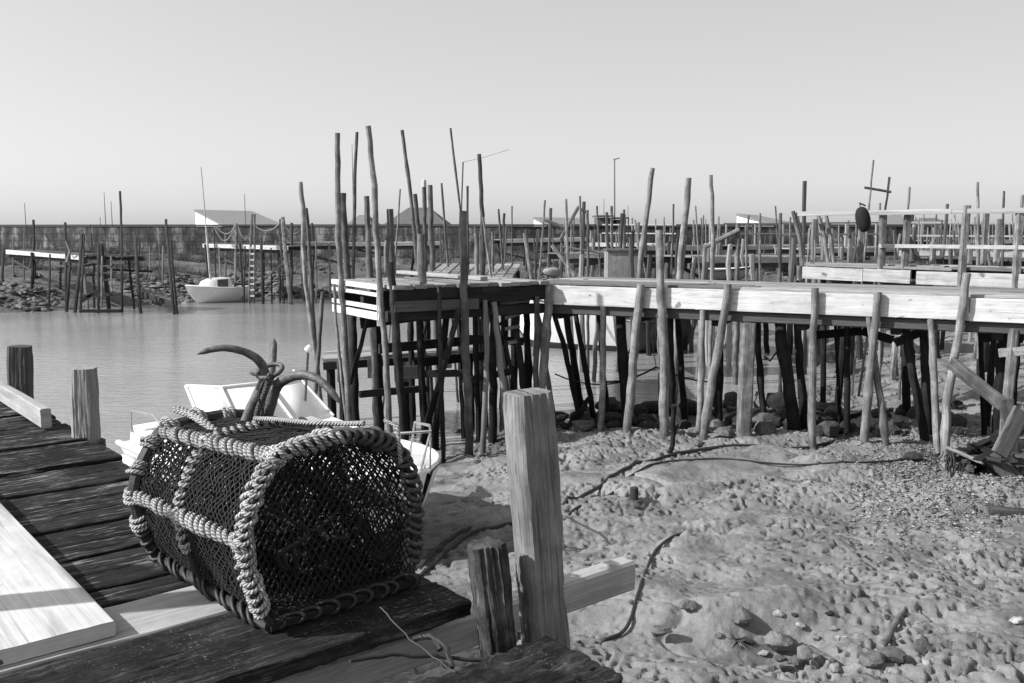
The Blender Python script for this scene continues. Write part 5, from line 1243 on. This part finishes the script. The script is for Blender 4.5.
# ================================================================== THE POT
PO = Z(266, 634, DK + .004); _far = Z(146, 556, DK + .004); PAx = (_far - PO); PLen = .685; PAx.z = 0; PAx.normalize()
PW = Vector((PAx.y, -PAx.x, 0));
if PW.x < 0: PW = -PW
PWd = .47
def PT(u, s, h): return PO + PAx * u + PW * s + Vector((0, 0, h * (1 + .12 * (1 - u / .685))))
pot = thing('rope_pot', 'black netted crab pot with frame bound in pale rope, standing on the jetty', 'pot', PT(PLen / 2, PWd / 2, 0))
PROF = [(.02, .012), (-.018, .08), (-.052, .222), (-.022, .32), (.045, .405), (.14, .424), (.25, .428), (.36, .412), (.445, .365), (.50, .26), (.505, .13), (.485, .012)]
def catmull(P, n, closed=False):
    out = []; m = len(P); rng = m if closed else m - 1
    for k in range(rng):
        g = lambda i: P[i % m] if closed else P[max(0, min(m - 1, i))]
        a, b, c, d = [Vector((*g(k + q), 0)) if len(g(k)) == 2 else Vector(g(k + q)) for q in (-1, 0, 1, 2)]
        for i in range(n):
            t = i / n; out.append(.5 * ((2 * b) + (c - a) * t + (2 * a - 5 * b + 4 * c - d) * t * t + (3 * b - a - 3 * c + d) * t ** 3))
    if not closed: out.append(Vector((*P[-1], 0)) if len(P[-1]) == 2 else Vector(P[-1]))
    return out
PROF = [(s * .915, h * .965) for s, h in PROF]
prof = [(p.x, p.y) for p in catmull(PROF, 6)]
def hoop(u, k=1.0, du=lambda f: 0):
    n = len(prof); return [PT(u + du(i / (n - 1)), s, h) for i, (s, h) in enumerate(prof)]
rp = random.Random(19)
def resamp(P, step):
    ls = [0]
    for a, b in zip(P, P[1:]): ls.append(ls[-1] + (b - a).length)
    n = max(3, int(ls[-1] / step)); out = []; k = 0
    for i in range(n + 1):
        s = ls[-1] * i / n
        while k < len(P) - 2 and s > ls[k + 1]: k += 1
        f = (s - ls[k]) / max(1e-9, ls[k + 1] - ls[k]); out.append(P[k].lerp(P[k + 1], f))
    return out
def coil(mb, path, Rr, r, pitch, i0=0, i1=1, jitter=.55, phase=0, ramp=None):
    """rope wound round a path: one turn every `pitch` metres, turns uneven as by hand"""
    P = resamp(path, .004); n = len(P); a0, a1 = int(i0 * (n - 1)), int(i1 * (n - 1)); P = P[a0:a1 + 1]; n = len(P)
    L = .004 * n; turns = max(1, L / pitch); per = 14; N = int(turns * per); out = []; ref = None; rad = []
    pj = [rp.uniform(-jitter, jitter) for _ in range(int(turns) + 3)]; rj = [rp.uniform(.75, 1.5) for _ in range(int(turns) + 3)]
    for i in range(N + 1):
        f = i / N; x = f * (n - 1); k = min(int(x), n - 2); c = P[k].lerp(P[k + 1], x - k); t = (P[min(n - 1, k + 3)] - P[max(0, k - 3)]).normalized()
        ref = (Vector((0, 0, 1)) if ref is None else ref); q = ref - t * ref.dot(t)
        if q.length < .05: q = t.orthogonal()
        q.normalize(); ref = q; b = t.cross(q); tn = i / per; ti = int(tn); w = tn - ti
        a = 2 * math.pi * tn + phase + pj[ti] * (1 - w) + pj[ti + 1] * w; rr = Rr * (rj[ti] * (1 - w) + rj[ti + 1] * w)
        out.append(c + q * (rr * math.cos(a)) + b * (rr * math.sin(a)) + t * (pitch * .42 * math.sin(a + phase + .7) + pitch * .12 * math.sin(a * .37)))
    mb.tube(out, r, 7, tone=rp.random(), rnd=rp)
U0, U1, U2 = .0, .37, PLen
# frame: three hoops and the long rails
for u in (U0, U1, U2):
    mb = MB(); mb.tube(hoop(u), .009 if u != U2 else .021, 9); mb.build('hoop', M['rope_black'], pot)
RAIL = {'mid': (-.049, .214), 'top': (.043, .391), 'bl': (.01, .014), 'br': (.443, .014), 'tr': (.366, .375), 'mr': (.464, .193)}
for k, (s, h) in RAIL.items():
    mb = MB(); mb.tube([PT(u, s, h) for u in np.linspace(U0, U2, 8)], .0085 if k[0] != 'b' else .014, 8); mb.build('frame_rail', M['rope_black'], pot)
for u in np.linspace(.04, PLen - .04, 7):
    bar(pot, 'base_slat', PT(u, .0, .012), PT(u, PWd, .012), .05, .014, 'deck_dark')
bar(pot, 'inner_shade_board', PT(.01, PWd * .47, .006), PT(PLen - .01, PWd * .47, .006), PWd * .9, .006, 'deck_dark')  # black floor sheet added to darken the pot's inside
bar(pot, 'end_bar', PT(0, .01, .012), PT(0, PWd, .012), .02, .02, 'deck_dark'); bar(pot, 'end_bar', PT(PLen, .01, .012), PT(PLen, PWd, .012), .02, .02, 'deck_dark')
# rope bindings
H0 = hoop(0); H1 = hoop(U1); H2 = hoop(U2)
def binding(fn, name='rope_binding', mat='rope', label=None):
    mb = MB(); fn(mb); o = mb.build(name, M[mat], pot, angle=80)
    if label: o['label'] = label
    return o
binding(lambda mb: (coil(mb, [p - PAx * .008 + PW * -.004 for p in H0], .0145, .0064, .0235, .04, .53), coil(mb, [p + PAx * .016 for p in H0], .0145, .0064, .0245, .05, .51, phase=2.0)), label='double plaited pale rope round the near hoop')
binding(lambda mb: (coil(mb, H0, .016, .0066, .026, .50, .95), coil(mb, [p + PAx * .018 for p in H0], .015, .0064, .028, .5, .9, phase=1)), mat='rope_old_and_shaded')  # pale rope goes on here in a darker grey that paints its shade
binding(lambda mb: coil(mb, H1, .0135, .0064, .023, .10, .60))
binding(lambda mb: coil(mb, H1, .0135, .0064, .034, .60, 1.0), mat='rope_old_and_shaded')  # same painted shade on the middle hoop's right side
for k, p in (('mid', .0300), ('top', .0285)):
    s, h = RAIL[k]; binding(lambda mb: coil(mb, [PT(u, s, h) for u in np.linspace(0, PLen, 40)], .0130, .0074, p, 0, 1))
for k in ('tr', 'mr'):
    s, h = RAIL[k]; binding(lambda mb: coil(mb, [PT(u, s, h) for u in np.linspace(0, PLen, 40)], .014, .0066, .03, 0, 1), mat='rope_old_and_shaded')  # right-hand rails: shade put into the rope colour
binding(lambda mb: [coil(mb, H2, .0255, .0064, .0165, f, f + .035) for f in (.10, .17, .24, .31, .37, .44, .52, .60, .68)], label='short pale lashings spaced along the black far hoop')
binding(lambda mb: coil(mb, [PT(u, .01, .016) for u in np.linspace(0, PLen, 40)], .017, .006, .05, .05, .95, jitter=1.2), mat='rope_black')
binding(lambda mb: coil(mb, [PT(0, s, .016) for s in np.linspace(0, PWd, 40)], .016, .006, .05, .05, .95, jitter=1.2), mat='rope_black')
binding(lambda mb: coil(mb, H2, .02, .007, .03, 0, .12), mat='rope_black')
# corner knots and a loose rope lying over the top
for (u, s, h) in ((0, -.049, .214), (U1, -.049, .214), (0, .043, .391), (U1, .043, .391)):
    c = PT(u, s, h); mb = MB()
    for k in range(4):
        a = rp.uniform(0, 3.14); ax = Vector((math.cos(a), math.sin(a), rp.uniform(-.6, .6))).normalized(); q = ax.orthogonal().normalized(); b = ax.cross(q)
        mb.tube([c + q * (.021 * math.cos(t)) + b * (.019 * math.sin(t)) + ax * (.006 * k - .01) for t in np.linspace(0, 5.6, 13)], .0066, 7)
    mb.build('knot', M['rope'], pot, angle=80)
tp = [W(176, 409, 2.84), W(190, 414, 2.78), W(205, 423, 2.70), W(222, 437, 2.62)]
tp = [Vector(p) for p in catmull([tuple(p) for p in tp], 12)]
mb = MB()
for ph in (0, 2.09, 4.19):
    pts = []
    for i, p in enumerate(resamp(tp, .006)):
        a = i * .55 + ph; pts.append(p + PW * (.007 * math.cos(a)) + Vector((0, 0, .007 * math.sin(a))))
    mb.tube(pts, .0065, 6)
mb.build('loose_rope', M['rope'], pot, angle=80)
tp = [PT(.0, .30, .435), PT(.08, .27, .432), PT(.16, .22, .436), PT(.27, .20, .438), PT(U1, .18, .436)]
mb = MB(); mb.tube([Vector(p) for p in catmull([tuple(p) for p in tp], 8)], .007, 7); mb.tube([PT(.02, .38, .43), PT(-.03, .385, .42), PT(-.035, .39, .33)], .006, 7); mb.build('loose_rope', M['rope'], pot, angle=80)
# netting
arc = [0]
for a, b in zip(prof, prof[1:]): arc.append(arc[-1] + math.hypot(b[0] - a[0], b[1] - a[1]))
AL = arc[-1]
def onprof(p):
    p = max(0, min(AL, p)); k = 0
    while k < len(arc) - 2 and p > arc[k + 1]: k += 1
    f = (p - arc[k]) / (arc[k + 1] - arc[k]); return prof[k][0] + (prof[k + 1][0] - prof[k][0]) * f, prof[k][1] + (prof[k + 1][1] - prof[k][1]) * f
def wallpt(p, u):
    s, h = onprof(p); cx, ch = .23, .2; bulge = math.sin(math.pi * ((u / .37) % 1)) * .018
    jx = (vnoise(np.array([p * 30]), np.array([u * 30]), 4)[0] - .5) * .020
    s2 = s + (cx - s) * (bulge + jx) * 1.6; h2 = h + (ch - h) * (bulge + jx) * 1.6
    return PT(u + (vnoise(np.array([p * 26 + 9]), np.array([u * 26]), 5)[0] - .5) * .018, s2, h2)
cell = .021
mb = MB()
for sg in (1, -1):
    c0 = -PLen if sg > 0 else 0
    c = c0
    while c < AL + (PLen if sg < 0 else 0):
        pts = []; u = 0
        while u <= PLen + 1e-6:
            p = c + sg * u * 1.15
            if 0 <= p <= AL: pts.append(wallpt(p, u))
            u += .0125
        if len(pts) > 2: mb.tube(pts, .0024, 4, caps=False, tone=rp.random(), rnd=rp)
        c += cell * 1.15
mb.build('netting', M['net'], pot, angle=80)
poly = prof
def inside(s, h):
    c = False; n = len(poly); j = n - 1
    for i in range(n):
        (x0, y0), (x1, y1) = poly[i], poly[j]
        if (y0 > h) != (y1 > h) and s < (x1 - x0) * (h - y0) / (y1 - y0) + x0: c = not c
        j = i
    return c
def end_net(u, dirn, depth, cell, r, seed):
    mb = MB()
    for sg in (1, -1):
        c = -1.2
        while c < 1.4:
            pts = []
            for i in range(90):
                s = -.08 + i * .0068; h = c + sg * s * 1.25
                if inside(s, h):
                    d = min(1, 4 * max(0, .25 - ((s - .23) ** 2 + ((h - .2) * 1.1) ** 2)) ) * depth
                    jx = (vnoise(np.array([s * 34]), np.array([h * 34]), seed)[0] - .5) * .014
                    pts.append(PT(u + dirn * d + jx, s + jx, h + jx * .6))
                elif len(pts) > 1: mb.tube(pts, r, 4, caps=False, rnd=rp); pts = []
                else: pts = []
            if len(pts) > 1: mb.tube(pts, r, 4, caps=False, rnd=rp)
            c += cell
    return mb.build('end_netting', M['net'], pot, angle=80)
end_net(.0, 1, .07, .029, .0031, 7); end_net(U1, 1, .12, .030, .003, 8); end_net(PLen, -1, .05, .028, .003, 9); end_net(.10, 1, .16, .034, .0034, 10); end_net(.22, 1, .10, .034, .003, 12); end_net(.55, 1, .10, .03, .003, 13)
# tangle of netting and line inside
mb = MB()
for k in range(60):
    a = Vector((rp.uniform(.05, PLen - .05), rp.uniform(.05, .42), rp.uniform(.03, .22))); pts = [a]
    for i in range(7): pts.append(pts[-1] + Vector((rp.gauss(0, .05), rp.gauss(0, .04), rp.gauss(0, .03))))
    pts = [PT(min(PLen - .03, max(.03, p.x)), min(.45, max(.03, p.y)), min(.30, max(.03, p.z))) for p in pts]
    mb.tube([Vector(q) for q in catmull([tuple(q) for q in pts], 5)], rp.uniform(.004, .008), 5, rnd=rp)
mb.build('inner_line', M['net'], pot, angle=80)

# ================================================================== GRAPNEL ANCHOR
gr = thing('grapnel_anchor', 'rusty grapnel anchor with curved prongs and an iron ring stuck in the pot', 'anchor', W(258, 440, 2.80))
def gpath(pix, n=6): return [Vector(p) for p in catmull([tuple(W(x, y, Y)) for x, y, Y in pix], n)]
def garm(pix, r0, r1, name='prong'):
    P = gpath(pix); n = len(P); mb = MB(); rad = []
    for i in range(n):
        f = i / (n - 1); rad.append((r0 + (r1 - r0) * f) * (1 - .75 * max(0, (f - .93) / .07)))
    mb.tube(P, rad, 10, amp=.04); return mb.build(name, M['iron'], gr, angle=60)
garm([(238, 470, 2.74), (243, 436, 2.76), (250, 411, 2.77), (261, 388, 2.78), (265, 374, 2.78), (259, 361, 2.77), (245, 352, 2.76), (226, 348, 2.74), (210, 350, 2.73), (197, 354, 2.72)], .0205, .0075)
garm([(249, 470, 2.84), (257, 435, 2.84), (264, 405, 2.84), (270, 380, 2.86), (273, 358, 2.9), (274, 339, 2.94)], .0165, .0105)
garm([(256, 470, 2.78), (263, 432, 2.78), (271, 402, 2.78), (277, 386, 2.77), (288, 378, 2.75), (303, 375, 2.72), (317, 379, 2.69), (328, 388, 2.67), (341, 404, 2.65)], .0215, .0095)
garm([(246, 472, 2.9), (254, 430, 2.92), (262, 400, 2.94), (268, 384, 2.98), (262, 374, 3.04), (250, 372, 3.1)], .018, .012)
mb = MB(); c = W(270, 371, 2.78)
mb.tube([c + Vector((.037 * math.cos(a), .030 * math.sin(a) * .8, .016 * math.sin(a) + .008 * math.cos(a))) for a in [2 * math.pi * i / 28 for i in range(28)]], .0072, 8, closed=True, caps=False); mb.build('ring', M['iron'], gr, angle=80)
P = gpath([(254, 432, 2.75), (258, 410, 2.75), (266, 390, 2.745), (270, 374, 2.745)], 8); mb = MB()
for ph in (0, 2.09, 4.19):
    mb.tube([p + Vector((.0055 * math.cos(i * 1.1 + ph), .0055 * math.sin(i * 1.1 + ph), 0)) for i, p in enumerate(resamp(P, .005))], .0052, 6)
mb.build('rope_lashing', M['rope_old_and_shaded'], gr, angle=80)
mb = MB(); mb.tube(gpath([(270, 376, 2.75), (262, 384, 2.72), (259, 398, 2.72), (263, 412, 2.73), (266, 422, 2.74)], 6), .0032, 6); mb.build('thin_line', M['rope_black'], gr)
